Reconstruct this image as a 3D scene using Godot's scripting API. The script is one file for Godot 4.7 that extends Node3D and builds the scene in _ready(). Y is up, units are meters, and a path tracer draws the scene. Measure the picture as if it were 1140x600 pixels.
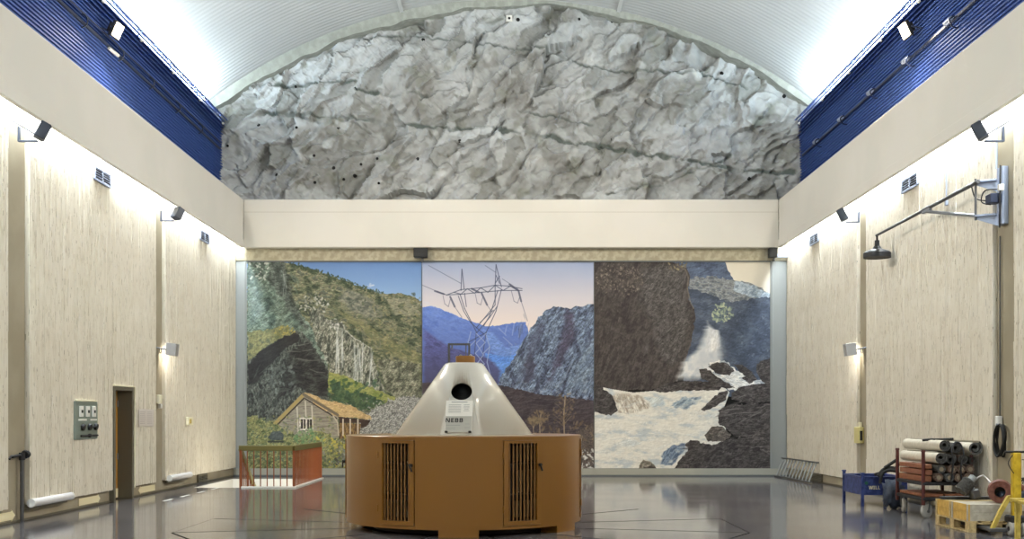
extends Node3D
# Machine hall of an underground power station. Camera stands at the origin, 1.56 m up, looking along -z with a shifted lens.

const WALL_X := 7.23      # face of the rough wall panels
const BACK_X := 7.31      # recessed wall behind the panels
const BEAM_X := 6.985     # inner face of the fascia beams
const BEAM_LOW := 5.98
const BEAM_TOP := 7.23
const BLUE_X := 7.8
const BLUE_TOP := 9.53
const BACK_Z := -29.55
const REAR_Z := 10.0
const VAULT_R := 13.24
const VAULT_Y := -0.51
const MC := Vector3(-0.676, 0, -16.1)   # middle of the generator

var M := {}
var used := {}
var rng := RandomNumberGenerator.new()

# ------------------------------------------------------------------ materials
func mat(c: Color, rough := 0.7, metal := 0.0, spec := 0.5) -> StandardMaterial3D:
	var m := StandardMaterial3D.new()
	m.albedo_color = c
	m.roughness = rough
	m.metallic = metal
	m.metallic_specular = spec
	return m

func rgb8(r: float, g: float, b: float) -> Color:
	return Color(r / 255.0, g / 255.0, b / 255.0)

func noise_tex(seed_: int, freq: float, a: Color, b: Color, octaves := 4, lo := 0.3, hi := 0.7, kind := FastNoiseLite.TYPE_SIMPLEX_SMOOTH, size := 512) -> NoiseTexture2D:
	var n := FastNoiseLite.new()
	n.seed = seed_
	n.noise_type = kind
	n.frequency = freq
	n.fractal_octaves = octaves
	var g := Gradient.new()
	g.offsets = PackedFloat32Array([lo, hi])
	g.colors = PackedColorArray([a, b])
	var t := NoiseTexture2D.new()
	t.width = size
	t.height = size
	t.seamless = true
	t.noise = n
	t.color_ramp = g
	return t

func noisy(c: Color, vary: float, freq: float, seed_: int, scale: float, rough := 0.7, bump := 0.0) -> StandardMaterial3D:
	var m := mat(Color.WHITE, rough)
	m.albedo_texture = noise_tex(seed_, freq, c.darkened(vary), c.lightened(vary * 0.6))
	m.uv1_triplanar = true
	m.uv1_world_triplanar = true
	m.uv1_scale = Vector3.ONE * scale
	if bump > 0.0:
		m.heightmap_enabled = true
		m.heightmap_scale = bump
		m.heightmap_texture = noise_tex(seed_ + 9, freq * 3.0, Color.BLACK, Color.WHITE, 5, 0.0, 1.0)
	return m

func glow(c: Color, e: float) -> StandardMaterial3D:
	var m := mat(c, 0.5)
	m.emission_enabled = true
	m.emission = c
	m.emission_energy_multiplier = e
	return m

func streak_texture(base: Color, dark: Color, seed_: int) -> ImageTexture:
	# fine vertical fibres and little brown pits, as in split-faced concrete
	var w := 512
	var h := 512
	var im := Image.create(w, h, false, Image.FORMAT_RGB8)
	var n := FastNoiseLite.new()
	n.seed = seed_
	n.frequency = 0.02
	n.fractal_octaves = 4
	var n2 := FastNoiseLite.new()
	n2.seed = seed_ + 3
	n2.frequency = 0.012
	for y in h:
		for x in w:
			var v := n.get_noise_2d(x * 6.0, y * 0.7)
			var p := n2.get_noise_2d(x, y)
			var k := clampf(0.28 - v * 0.75 + p * 0.35, 0.0, 1.0) * 0.55
			im.set_pixel(x, y, base.lerp(dark, k))
	var r := RandomNumberGenerator.new()
	r.seed = seed_
	for i in 260:
		var x := r.randi_range(0, w - 3)
		var y := r.randi_range(0, h - 30)
		im.fill_rect(Rect2i(x, y, r.randi_range(1, 2), r.randi_range(3, 18)), dark.darkened(r.randf_range(0.0, 0.35)))
	return ImageTexture.create_from_image(im)

# ------------------------------------------------------------------ mesh building
func mb() -> SurfaceTool:
	var st := SurfaceTool.new()
	st.begin(Mesh.PRIMITIVE_TRIANGLES)
	return st

func tri(st: SurfaceTool, a: Vector3, b: Vector3, c: Vector3, n: Vector3) -> void:
	st.set_normal(n)
	if (b - a).cross(c - a).dot(n) > 0.0:
		var t := b
		b = c
		c = t
	st.add_vertex(a)
	st.add_vertex(b)
	st.add_vertex(c)

func quad(st: SurfaceTool, a: Vector3, b: Vector3, c: Vector3, d: Vector3, n: Vector3) -> void:
	tri(st, a, b, c, n)
	tri(st, a, c, d, n)

func tri3(st: SurfaceTool, a: Vector3, b: Vector3, c: Vector3, na: Vector3, nb: Vector3, nc: Vector3) -> void:
	if (b - a).cross(c - a).dot(na + nb + nc) > 0.0:
		var t := b
		b = c
		c = t
		t = nb
		nb = nc
		nc = t
	st.set_normal(na)
	st.add_vertex(a)
	st.set_normal(nb)
	st.add_vertex(b)
	st.set_normal(nc)
	st.add_vertex(c)

func quad4(st, a, b, c, d, na, nb, nc, nd) -> void:
	tri3(st, a, b, c, na, nb, nc)
	tri3(st, a, c, d, na, nc, nd)

func box(st: SurfaceTool, at: Vector3, size: Vector3, bevel := 0.0, basis := Basis.IDENTITY) -> void:
	var h := size * 0.5
	var bv := minf(bevel, minf(h.x, minf(h.y, h.z)) * 0.9)
	var axes := [0, 1, 2]
	var pt := func(s: Vector3, a: int) -> Vector3:
		var p := Vector3(s.x * (h.x - bv), s.y * (h.y - bv), s.z * (h.z - bv))
		p[a] = s[a] * h[a]
		return at + basis * p
	for a in axes:
		var b: int = (a + 1) % 3
		var c: int = (a + 2) % 3
		for sa in [-1.0, 1.0]:
			var n := Vector3.ZERO
			n[a] = sa
			var q := []
			for k in [[-1.0, -1.0], [1.0, -1.0], [1.0, 1.0], [-1.0, 1.0]]:
				var s := Vector3.ZERO
				s[a] = sa
				s[b] = k[0]
				s[c] = k[1]
				q.append(pt.call(s, a))
			quad(st, q[0], q[1], q[2], q[3], basis * n)
			if bv > 0.0:
				for sb in [-1.0, 1.0]:
					var lo := Vector3.ZERO
					lo[a] = sa
					lo[b] = sb
					lo[c] = -1.0
					var hi := lo
					hi[c] = 1.0
					var en := Vector3.ZERO
					en[a] = sa
					en[b] = sb
					quad(st, pt.call(lo, a), pt.call(hi, a), pt.call(hi, b), pt.call(lo, b), (basis * en).normalized())
	if bv > 0.0:
		for x in [-1.0, 1.0]:
			for y in [-1.0, 1.0]:
				for z in [-1.0, 1.0]:
					var s := Vector3(x, y, z)
					tri(st, pt.call(s, 0), pt.call(s, 1), pt.call(s, 2), (basis * s).normalized())

func span(st: SurfaceTool, lo: Vector3, hi: Vector3, bevel := 0.0) -> void:
	box(st, (lo + hi) * 0.5, (hi - lo).abs(), bevel)

func frame_of(d: Vector3) -> Basis:
	var y := d.normalized()
	var x := y.cross(Vector3.RIGHT if absf(y.x) < 0.9 else Vector3.UP).normalized()
	return Basis(x, y, x.cross(y))

func rod(st: SurfaceTool, a: Vector3, b: Vector3, r0: float, r1 := -1.0, seg := 12, caps := true) -> void:
	if r1 < 0.0:
		r1 = r0
	var f := frame_of(b - a)
	var tilt := (r0 - r1) / maxf((b - a).length(), 0.0001)
	for i in seg:
		var t0 := TAU * i / seg
		var t1 := TAU * (i + 1) / seg
		var d0 := f.x * cos(t0) + f.z * sin(t0)
		var d1 := f.x * cos(t1) + f.z * sin(t1)
		var n0 := (d0 + f.y * tilt).normalized()
		var n1 := (d1 + f.y * tilt).normalized()
		quad4(st, a + d0 * r0, a + d1 * r0, b + d1 * r1, b + d0 * r1, n0, n1, n1, n0)
		if caps:
			tri(st, a, a + d0 * r0, a + d1 * r0, -f.y)
			tri(st, b, b + d0 * r1, b + d1 * r1, f.y)

func bar(st: SurfaceTool, a: Vector3, b: Vector3, w: float, t: float, bevel := 0.0) -> void:
	# rectangular bar from a to b, w along the horizontal side, t across it
	var f := frame_of(b - a)
	box(st, (a + b) * 0.5, Vector3(w, (b - a).length(), t), bevel, f)

func tube(st: SurfaceTool, pts: Array, r: float, seg := 8) -> void:
	var rings := []
	var x := Vector3.ZERO
	for i in pts.size():
		var d: Vector3 = (pts[mini(i + 1, pts.size() - 1)] - pts[maxi(i - 1, 0)]).normalized()
		if i == 0:
			x = frame_of(d).x
		x = (x - d * x.dot(d)).normalized()
		var z := x.cross(d)
		var ring := []
		for k in seg:
			var t := TAU * k / seg
			ring.append(x * cos(t) + z * sin(t))
		rings.append(ring)
	for i in pts.size() - 1:
		for k in seg:
			var k1 := (k + 1) % seg
			var n00: Vector3 = rings[i][k]
			var n01: Vector3 = rings[i][k1]
			var n10: Vector3 = rings[i + 1][k]
			var n11: Vector3 = rings[i + 1][k1]
			quad4(st, pts[i] + n00 * r, pts[i] + n01 * r, pts[i + 1] + n11 * r, pts[i + 1] + n10 * r, n00, n01, n11, n10)
	for e in [0, pts.size() - 1]:
		for k in seg:
			tri(st, pts[e], pts[e] + rings[e][k] * r, pts[e] + rings[e][(k + 1) % seg] * r, (pts[e] - pts[1 if e == 0 else e - 1]).normalized())

func curve(pts: Array, n := 8) -> Array:
	var out := []
	for i in pts.size() - 1:
		var p0: Vector3 = pts[maxi(i - 1, 0)]
		var p1: Vector3 = pts[i]
		var p2: Vector3 = pts[i + 1]
		var p3: Vector3 = pts[mini(i + 2, pts.size() - 1)]
		for k in n:
			out.append(p1.cubic_interpolate(p2, p0, p3, float(k) / n))
	out.append(pts[-1])
	return out

# profile of (radius, height) turned about an axis through at; a0..a1 in radians from +z towards +x
func lathe(st: SurfaceTool, profile: Array, seg := 48, at := Vector3.ZERO, basis := Basis.IDENTITY, a0 := 0.0, a1 := TAU, smooth := false) -> void:
	for j in profile.size() - 1:
		var p: Vector2 = profile[j]
		var q: Vector2 = profile[j + 1]
		var e := q - p
		if e.length() < 0.00001:
			continue
		var n2 := Vector2(e.y, -e.x).normalized()
		var np := n2
		var nq := n2
		if smooth:
			if j > 0:
				var e0: Vector2 = p - profile[j - 1]
				np = (n2 + Vector2(e0.y, -e0.x).normalized()).normalized()
			if j < profile.size() - 2:
				var e1: Vector2 = profile[j + 2] - q
				nq = (n2 + Vector2(e1.y, -e1.x).normalized()).normalized()
		for i in seg:
			var t0 := lerpf(a0, a1, float(i) / seg)
			var t1 := lerpf(a0, a1, float(i + 1) / seg)
			var d0 := Vector3(sin(t0), 0, cos(t0))
			var d1 := Vector3(sin(t1), 0, cos(t1))
			var up := Vector3.UP
			var f := func(d: Vector3, s: Vector2) -> Vector3: return basis * (d * s.x + up * s.y)
			var a: Vector3 = at + f.call(d0, p)
			var b: Vector3 = at + f.call(d1, p)
			var c: Vector3 = at + f.call(d1, q)
			var d: Vector3 = at + f.call(d0, q)
			if p.x < 0.00001:
				tri3(st, a, c, d, f.call(d0, np), f.call(d1, nq), f.call(d0, nq))
			elif q.x < 0.00001:
				tri3(st, a, b, d, f.call(d0, np), f.call(d1, np), f.call(d0, nq))
			else:
				quad4(st, a, b, c, d, f.call(d0, np), f.call(d1, np), f.call(d1, nq), f.call(d0, nq))

# solid arc: inner and outer radius, low and high, between two angles (closed on all sides)
func arc_block(st: SurfaceTool, c: Vector3, r0: float, r1: float, y0: float, y1: float, a0: float, a1: float, seg := 12) -> void:
	for i in seg:
		var t0 := lerpf(a0, a1, float(i) / seg)
		var t1 := lerpf(a0, a1, float(i + 1) / seg)
		var d0 := Vector3(sin(t0), 0, cos(t0))
		var d1 := Vector3(sin(t1), 0, cos(t1))
		var lo := c + Vector3.UP * y0
		var hi := c + Vector3.UP * y1
		quad4(st, lo + d0 * r1, lo + d1 * r1, hi + d1 * r1, hi + d0 * r1, d0, d1, d1, d0)
		quad4(st, lo + d0 * r0, lo + d1 * r0, hi + d1 * r0, hi + d0 * r0, -d0, -d1, -d1, -d0)
		quad(st, hi + d0 * r0, hi + d1 * r0, hi + d1 * r1, hi + d0 * r1, Vector3.UP)
		quad(st, lo + d0 * r0, lo + d1 * r0, lo + d1 * r1, lo + d0 * r1, Vector3.DOWN)
	for e in [[a0, -1.0], [a1, 1.0]]:
		var d: Vector3 = Vector3(sin(e[0]), 0, cos(e[0]))
		var n: Vector3 = Vector3(cos(e[0]), 0, -sin(e[0])) * e[1]
		quad(st, c + d * r0 + Vector3.UP * y0, c + d * r1 + Vector3.UP * y0, c + d * r1 + Vector3.UP * y1, c + d * r0 + Vector3.UP * y1, n)

# flat outline (in the plane of basis x, y) with a thickness along basis z
func prism(st: SurfaceTool, poly: PackedVector2Array, depth: float, at := Vector3.ZERO, basis := Basis.IDENTITY) -> void:
	var ids := Geometry2D.triangulate_polygon(poly)
	var f := func(p: Vector2, z: float) -> Vector3: return at + basis * Vector3(p.x, p.y, z)
	var h := depth * 0.5
	for i in range(0, ids.size(), 3):
		for s in [-1.0, 1.0]:
			tri(st, f.call(poly[ids[i]], h * s), f.call(poly[ids[i + 1]], h * s), f.call(poly[ids[i + 2]], h * s), basis.z * s)
	var turn := -1.0 if Geometry2D.is_polygon_clockwise(poly) else 1.0
	for i in poly.size():
		var a := poly[i]
		var b := poly[(i + 1) % poly.size()]
		var e := (b - a).normalized()
		quad(st, f.call(a, -h), f.call(b, -h), f.call(b, h), f.call(a, h), basis * Vector3(e.y, -e.x, 0) * turn)

func ball(st: SurfaceTool, c: Vector3, r: Vector3, seg := 12) -> void:
	var prof := []
	for i in seg + 1:
		var t := PI * i / seg - PI / 2
		prof.append(Vector2(maxf(cos(t), 0.0), sin(t)))
	lathe(st, prof, seg * 2, c, Basis.from_scale(r), 0, TAU, true)

# ------------------------------------------------------------------ scene tree helpers
func numbered(n: String) -> String:
	if not used.has(n):
		used[n] = 0
		return n
	used[n] += 1
	return "%s_%03d" % [n, used[n]]

func part(called: String, st: SurfaceTool, m: Material, parent: Node) -> MeshInstance3D:
	var o := MeshInstance3D.new()
	o.mesh = st.commit()
	o.material_override = m
	o.name = called
	parent.add_child(o, true)
	return o

func share(called: String, mesh: Mesh, m: Material, parent: Node, at := Vector3.ZERO, basis := Basis.IDENTITY) -> MeshInstance3D:
	var o := MeshInstance3D.new()
	o.mesh = mesh
	o.material_override = m
	o.name = called
	o.transform = Transform3D(basis, at)
	parent.add_child(o, true)
	return o

func tag(o: Node, label: String, category: String, group := "", kind := "") -> Node:
	o.set_meta("label", label)
	o.set_meta("category", category)
	if group:
		o.set_meta("group", group)
	if kind:
		o.set_meta("kind", kind)
	return o

func thing(called: String, label: String, category: String, at := Vector3.ZERO, turn := 0.0, group := "") -> Node3D:
	var o := Node3D.new()
	o.name = numbered(called)
	o.position = at
	o.rotation.y = turn
	add_child(o)
	tag(o, label, category, group)
	return o

func one(called: String, st: SurfaceTool, m: Material, label: String, category: String, group := "", at := Vector3.ZERO) -> MeshInstance3D:
	var o := part(numbered(called), st, m, self)
	o.position = at
	tag(o, label, category, group)
	return o

func struct(called: String, st: SurfaceTool, m: Material, label: String, category: String) -> MeshInstance3D:
	var o := part(called, st, m, self)
	tag(o, label, category, "", "structure")
	return o

func struct_node(called: String, label: String, category: String) -> Node3D:
	var o := Node3D.new()
	o.name = called
	add_child(o)
	tag(o, label, category, "", "structure")
	return o

func lettering(text: String, size: float, depth: float, m: Material, parent: Node, at: Vector3, basis: Basis, called := "lettering", bold := 0.0) -> void:
	var t := TextMesh.new()
	var f := SystemFont.new()
	f.font_names = PackedStringArray(["Droid Sans"])
	if bold > 0.0:
		f.font_weight = 700
	t.font = f
	t.text = text
	t.font_size = 64
	t.pixel_size = size / 46.0
	t.depth = depth
	t.curve_step = 2.0
	share(called, t, m, parent, at, basis)

# ------------------------------------------------------------------ scene
func _ready() -> void:
	rng.seed = 4711
	camera_and_light()
	materials()
	shell()
	vault_and_rock()
	upper_walls()
	side_walls()
	murals()
	generator()
	stairwell()
	left_wall_things()
	right_wall_things()
	lamps()
	right_floor_things()

func camera_and_light() -> void:
	var cam := Camera3D.new()
	cam.name = "camera"
	cam.projection = Camera3D.PROJECTION_FRUSTUM
	cam.near = 0.1
	cam.far = 200.0
	cam.size = 600.0 / 1250.0 * 0.1
	cam.frustum_offset = Vector2(1.0, 164.0) / 1250.0 * 0.1
	cam.position = Vector3(0, 1.56, 0)
	add_child(cam)
	cam.current = true
	var we := WorldEnvironment.new()
	we.name = "environment"
	var e := Environment.new()
	e.background_mode = Environment.BG_COLOR
	e.background_color = Color.BLACK
	e.ambient_light_source = Environment.AMBIENT_SOURCE_DISABLED
	e.tonemap_mode = Environment.TONE_MAPPER_LINEAR
	e.tonemap_exposure = 1.14
	e.sdfgi_enabled = true
	e.ssao_enabled = true
	e.ssil_enabled = true
	we.environment = e
	add_child(we)
	var zc := (REAR_Z + BACK_Z) * 0.5
	var zl := REAR_Z - BACK_Z - 0.6
	for s in [-1.0, 1.0]:
		# fluorescent rows in the slot between wall and fascia beam, shining down
		area("cove_light", Vector3(s * 7.145, 6.22, zc), Vector3.DOWN, Vector2(0.06, zl), 120.0, Color(0.93, 0.97, 1.0))
		# fluorescent rows in the trough behind the blue cladding, shining up under the vault
		area("trough_light", Vector3(s * 8.1, 9.66, zc - 0.3), Vector3(-s * 0.7, 1, 0), Vector2(0.1, zl), 190.0, Color(0.90, 0.97, 1.0))

func area(called: String, at: Vector3, towards: Vector3, size: Vector2, energy: float, c: Color) -> void:
	var l := AreaLight3D.new()
	l.name = numbered(called)
	l.area_size = size
	l.light_energy = energy
	l.light_color = c
	l.area_normalize_energy = true
	l.shadow_enabled = true
	l.set("area_range", 60.0)
	var z := -towards.normalized()
	var y := Vector3.BACK
	y = (y - z * y.dot(z)).normalized()
	l.transform = Transform3D(Basis(y.cross(z), y, z), at)
	add_child(l)

func materials() -> void:
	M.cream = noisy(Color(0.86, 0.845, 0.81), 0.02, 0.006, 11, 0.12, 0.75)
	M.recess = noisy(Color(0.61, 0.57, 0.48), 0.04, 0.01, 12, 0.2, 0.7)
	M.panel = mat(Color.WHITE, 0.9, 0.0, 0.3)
	M.panel.albedo_texture = streak_texture(Color(0.875, 0.85, 0.79), Color(0.77, 0.725, 0.64), 5)
	M.panel.uv1_triplanar = true
	M.panel.uv1_world_triplanar = true
	M.panel.uv1_scale = Vector3.ONE * 0.34
	M.pit = mat(Color(0.64, 0.58, 0.48), 0.95)
	M.floor = mat(Color.WHITE, 0.11, 0.0, 0.5)
	M.floor.albedo_texture = noise_tex(21, 0.006, Color(0.35, 0.345, 0.36), Color(0.43, 0.42, 0.425), 5, 0.25, 0.75)
	M.floor.roughness_texture = noise_tex(22, 0.01, Color(0.75, 0.75, 0.75), Color(1, 1, 1), 5, 0.2, 0.8)
	M.floor.uv1_triplanar = true
	M.floor.uv1_world_triplanar = true
	M.floor.uv1_scale = Vector3.ONE * 0.16
	M.joint = mat(Color(0.10, 0.10, 0.10), 0.95, 0.0, 0.1)
	M.vault = noisy(Color(0.72, 0.73, 0.73), 0.02, 0.008, 31, 0.1, 0.6)
	M.vault_rib = mat(Color(0.79, 0.80, 0.80), 0.5)
	M.shotcrete = noisy(Color(0.60, 0.612, 0.58), 0.09, 0.02, 33, 0.4, 0.9)
	M.rock = mat(Color.WHITE, 0.85, 0.0, 0.35)
	M.rock.vertex_color_use_as_albedo = true
	M.hole = mat(Color(0.03, 0.03, 0.03), 0.9)
	M.blue = mat(Color(0.26, 0.355, 0.60), 0.6, 0.0, 0.3)
	M.blue_pipe = mat(Color(0.25, 0.36, 0.62), 0.3, 0.1)
	M.dark_tray = mat(Color(0.13, 0.17, 0.28), 0.5, 0.2)
	M.lintel = noisy(Color(0.68, 0.65, 0.56), 0.10, 0.02, 41, 0.5, 0.85)
	M.alu = mat(Color(0.56, 0.575, 0.57), 0.45, 0.3)
	M.alu_dark = mat(Color(0.36, 0.38, 0.39), 0.5, 0.3)
	M.base_grey = mat(Color(0.60, 0.60, 0.56), 0.6)
	M.black = mat(Color(0.035, 0.035, 0.04), 0.5)
	M.dark = mat(Color(0.10, 0.10, 0.11), 0.55)
	M.slate = mat(Color(0.20, 0.23, 0.29), 0.5)
	M.steel = mat(Color(0.55, 0.57, 0.60), 0.38, 0.6)
	M.steel_dark = mat(Color(0.36, 0.36, 0.36), 0.45, 0.5)
	M.galv = mat(Color(0.62, 0.66, 0.74), 0.45, 0.3)
	M.white = mat(Color(0.88, 0.875, 0.85), 0.5)
	M.ivory = mat(Color(0.90, 0.875, 0.76), 0.5)
	M.sign = mat(Color(0.92, 0.875, 0.72), 0.6)
	M.ochre = mat(Color(0.66, 0.47, 0.14), 0.45)
	M.olive_grey = mat(Color(0.40, 0.38, 0.32), 0.5)
	M.orange = mat(Color(0.51, 0.345, 0.125), 0.30, 0.0, 0.5)
	M.orange.clearcoat_enabled = true
	M.orange.clearcoat = 0.3
	M.orange.clearcoat_roughness = 0.2
	M.bar_brown = mat(Color(0.52, 0.37, 0.2), 0.5)
	M.cone = mat(Color(0.745, 0.735, 0.70), 0.22, 0.0, 0.5)
	M.cone.clearcoat_enabled = true
	M.cone.clearcoat = 0.6
	M.cone.clearcoat_roughness = 0.08
	M.panel_grey = mat(Color(0.47, 0.51, 0.47), 0.5)
	M.copper = mat(Color(0.55, 0.50, 0.42), 0.5, 0.3)
	M.rail_red = mat(Color(0.49, 0.245, 0.085), 0.5)
	M.rail_green = mat(Color(0.40, 0.37, 0.17), 0.5)
	M.crate_blue = noisy(Color(0.13, 0.19, 0.42), 0.15, 0.02, 51, 0.8, 0.45)
	M.yellow = noisy(Color(0.80, 0.66, 0.10), 0.10, 0.02, 52, 0.8, 0.42)
	M.pale_yellow = noisy(Color(0.78, 0.68, 0.30), 0.10, 0.02, 53, 0.8, 0.5)
	M.maroon = mat(Color(0.30, 0.10, 0.08), 0.45)
	M.rust_red = noisy(Color(0.43, 0.23, 0.17), 0.15, 0.02, 54, 1.2, 0.55)
	M.board_red = noisy(Color(0.52, 0.31, 0.19), 0.07, 0.02, 55, 1.0, 0.6)
	M.pine = noisy(Color(0.76, 0.66, 0.45), 0.14, 0.02, 56, 1.0, 0.7)
	M.pine_yellow = noisy(Color(0.80, 0.64, 0.30), 0.07, 0.02, 57, 1.0, 0.65)
	M.pine_grey = noisy(Color(0.70, 0.67, 0.60), 0.07, 0.02, 58, 1.0, 0.75)
	M.mat_grey = noisy(Color(0.27, 0.265, 0.25), 0.18, 0.03, 59, 1.5, 0.9)
	M.mat_cream = noisy(Color(0.80, 0.77, 0.70), 0.05, 0.02, 60, 1.0, 0.8)
	M.brown = noisy(Color(0.36, 0.27, 0.21), 0.2, 0.03, 61, 1.5, 0.85)
	M.bag = noisy(Color(0.20, 0.24, 0.31), 0.1, 0.02, 62, 0.8, 0.6)
	M.rubber = mat(Color(0.09, 0.09, 0.085), 0.75)
	M.wheel = mat(Color(0.62, 0.61, 0.58), 0.55)

# ------------------------------------------------------------------ floor, back wall, beams
func shell() -> void:
	# floor with the stair opening: x -7.0..-4.78, z -24.7..-28.3
	var fl := struct_node("floor", "glossy dark grey painted concrete floor of the hall", "floor")
	var st := mb()
	span(st, Vector3(-8.9, -0.25, REAR_Z), Vector3(8.9, 0, -24.7))
	span(st, Vector3(-8.9, -0.25, -24.7), Vector3(-7.02, 0, -28.3))
	span(st, Vector3(-4.78, -0.25, -24.7), Vector3(8.9, 0, -28.3))
	span(st, Vector3(-8.9, -0.25, -28.3), Vector3(8.9, 0, -31.2))
	part("slab", st, M.floor, fl)
	# twelve cover plates round the generator with open joints between them
	st = mb()
	var ring := PackedVector2Array()
	for i in 12:
		var t := TAU * (i + 0.5) / 12
		ring.append(Vector2(sin(t), cos(t)) * 4.02)
	prism(st, ring, 0.002, MC + Vector3(0, 0.001, 0), Basis(Vector3.RIGHT, Vector3.BACK, Vector3.DOWN))
	part("joint_filler", st, M.joint, fl)
	st = mb()
	var ta := TAU / 24
	var trap := PackedVector2Array()
	for p in [Vector2(-ta, 1.45), Vector2(ta, 1.45), Vector2(ta, 4.0), Vector2(-ta, 4.0)]:
		var q: Vector2 = Vector2(sin(p.x), cos(p.x)) * p.y
		q.x -= signf(q.x) * 0.03
		trap.append(q)
	prism(st, trap, 0.004, Vector3(0, 0.004, 0), Basis(Vector3.RIGHT, Vector3.BACK, Vector3.DOWN))
	var pm := st.commit()
	for i in 12:
		share("floor_plate", pm, M.floor, fl, MC, Basis(Vector3.UP, TAU * i / 12))
	# floor paint marks: four white dashes leading to the stair
	for i in 4:
		st = mb()
		span(st, Vector3(-6.46, 0.0, -20.75 - i * 1.12), Vector3(-6.40, 0.002, -21.3 - i * 1.12))
		part("paint_dash", st, M.white, fl)
	# back wall
	st = mb()
	span(st, Vector3(-8.9, -0.2, BACK_Z - 0.25), Vector3(8.9, 5.9, BACK_Z - 0.02))
	struct("wall_back", st, M.base_grey, "plain end wall behind the three large landscape pictures", "wall")
	st = mb()
	span(st, Vector3(-BACK_X, 5.66, BACK_Z - 0.1), Vector3(BACK_X, 6.1, BACK_Z + 0.06), 0.01)
	struct("trim_4", st, M.lintel, "stained concrete lintel over the three pictures", "lintel")
	st = mb()
	span(st, Vector3(-BACK_X, 0.0, BACK_Z - 0.05), Vector3(BACK_X, 0.2, BACK_Z + 0.04), 0.01)
	struct("trim_5", st, M.base_grey, "pale grey plinth below the three pictures", "plinth")
	st = mb()
	span(st, Vector3(-BACK_X, 0.0, BACK_Z + 0.03), Vector3(BACK_X, 0.035, BACK_Z + 0.06))
	struct("baseboard_back", st, M.alu_dark, "thin dark skirting at the foot of the picture wall", "baseboard")
	# grey metal strips at both ends of the picture wall
	for s in [-1.0, 1.0]:
		st = mb()
		var x0: float = -6.955 if s < 0 else 6.82
		span(st, Vector3(x0, 0.2, BACK_Z - 0.05), Vector3(s * BACK_X, 5.67, BACK_Z + 0.01), 0.004)
		span(st, Vector3(x0 + s * 0.03, 0.2, BACK_Z), Vector3(x0 + s * 0.07, 5.67, BACK_Z + 0.04), 0.004)
		struct("trim_%d" % (6 if s < 0 else 7), st, M.alu, "grey metal edge strip beside the %s picture" % ("hut" if s < 0 else "rapids"), "trim")
	st = mb()
	span(st, Vector3(-6.955, 5.63, BACK_Z - 0.02), Vector3(6.82, 5.67, BACK_Z + 0.05))
	struct("trim_8", st, M.alu_dark, "dark metal strip along the top of the pictures", "trim")
	# fascia beam across the end
	st = mb()
	span(st, Vector3(-BEAM_X, BEAM_LOW, -31.0), Vector3(BEAM_X, BEAM_TOP, -29.3), 0.015)
	var eb := struct("trim_1", st, M.cream, "broad cream fascia beam across the end of the hall below the rock", "beam")
	st = mb()
	span(st, Vector3(-BEAM_X + 0.02, 6.9, -29.31), Vector3(BEAM_X - 0.02, 6.906, -29.297))
	part("board_joint", st, M.recess, eb)
	# fascia beams along both sides; a ledge runs from each to the blue cladding
	var k := 2
	for s in [-1.0, 1.0]:
		st = mb()
		span(st, Vector3(s * BEAM_X, BEAM_LOW, REAR_Z), Vector3(s * (BEAM_X + 0.07), BEAM_TOP, -29.3), 0.012)
		var bm := struct("trim_%d" % k, st, M.cream, "long cream fascia beam along the wall %s" % ("with the doorway" if s < 0 else "with the swing arm"), "beam")
		st = mb()
		span(st, Vector3(s * (BEAM_X - 0.018), BEAM_LOW, REAR_Z), Vector3(s * (BEAM_X + 0.01), BEAM_LOW + 0.2, -29.31), 0.006)
		part("drip_board", st, M.cream, bm)
		st = mb()
		span(st, Vector3(s * (BEAM_X + 0.06), 6.95, REAR_Z), Vector3(s * 8.9, BEAM_TOP - 0.02, -31.0))
		part("ledge", st, M.cream, bm)
		k += 1
	# the hall's other end, behind the photographer
	st = mb()
	span(st, Vector3(-8.9, -0.2, REAR_Z), Vector3(8.9, 13.0, REAR_Z + 0.2))
	struct("wall_front", st, M.cream, "plain cream end wall of the hall facing the pictures", "wall")

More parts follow.
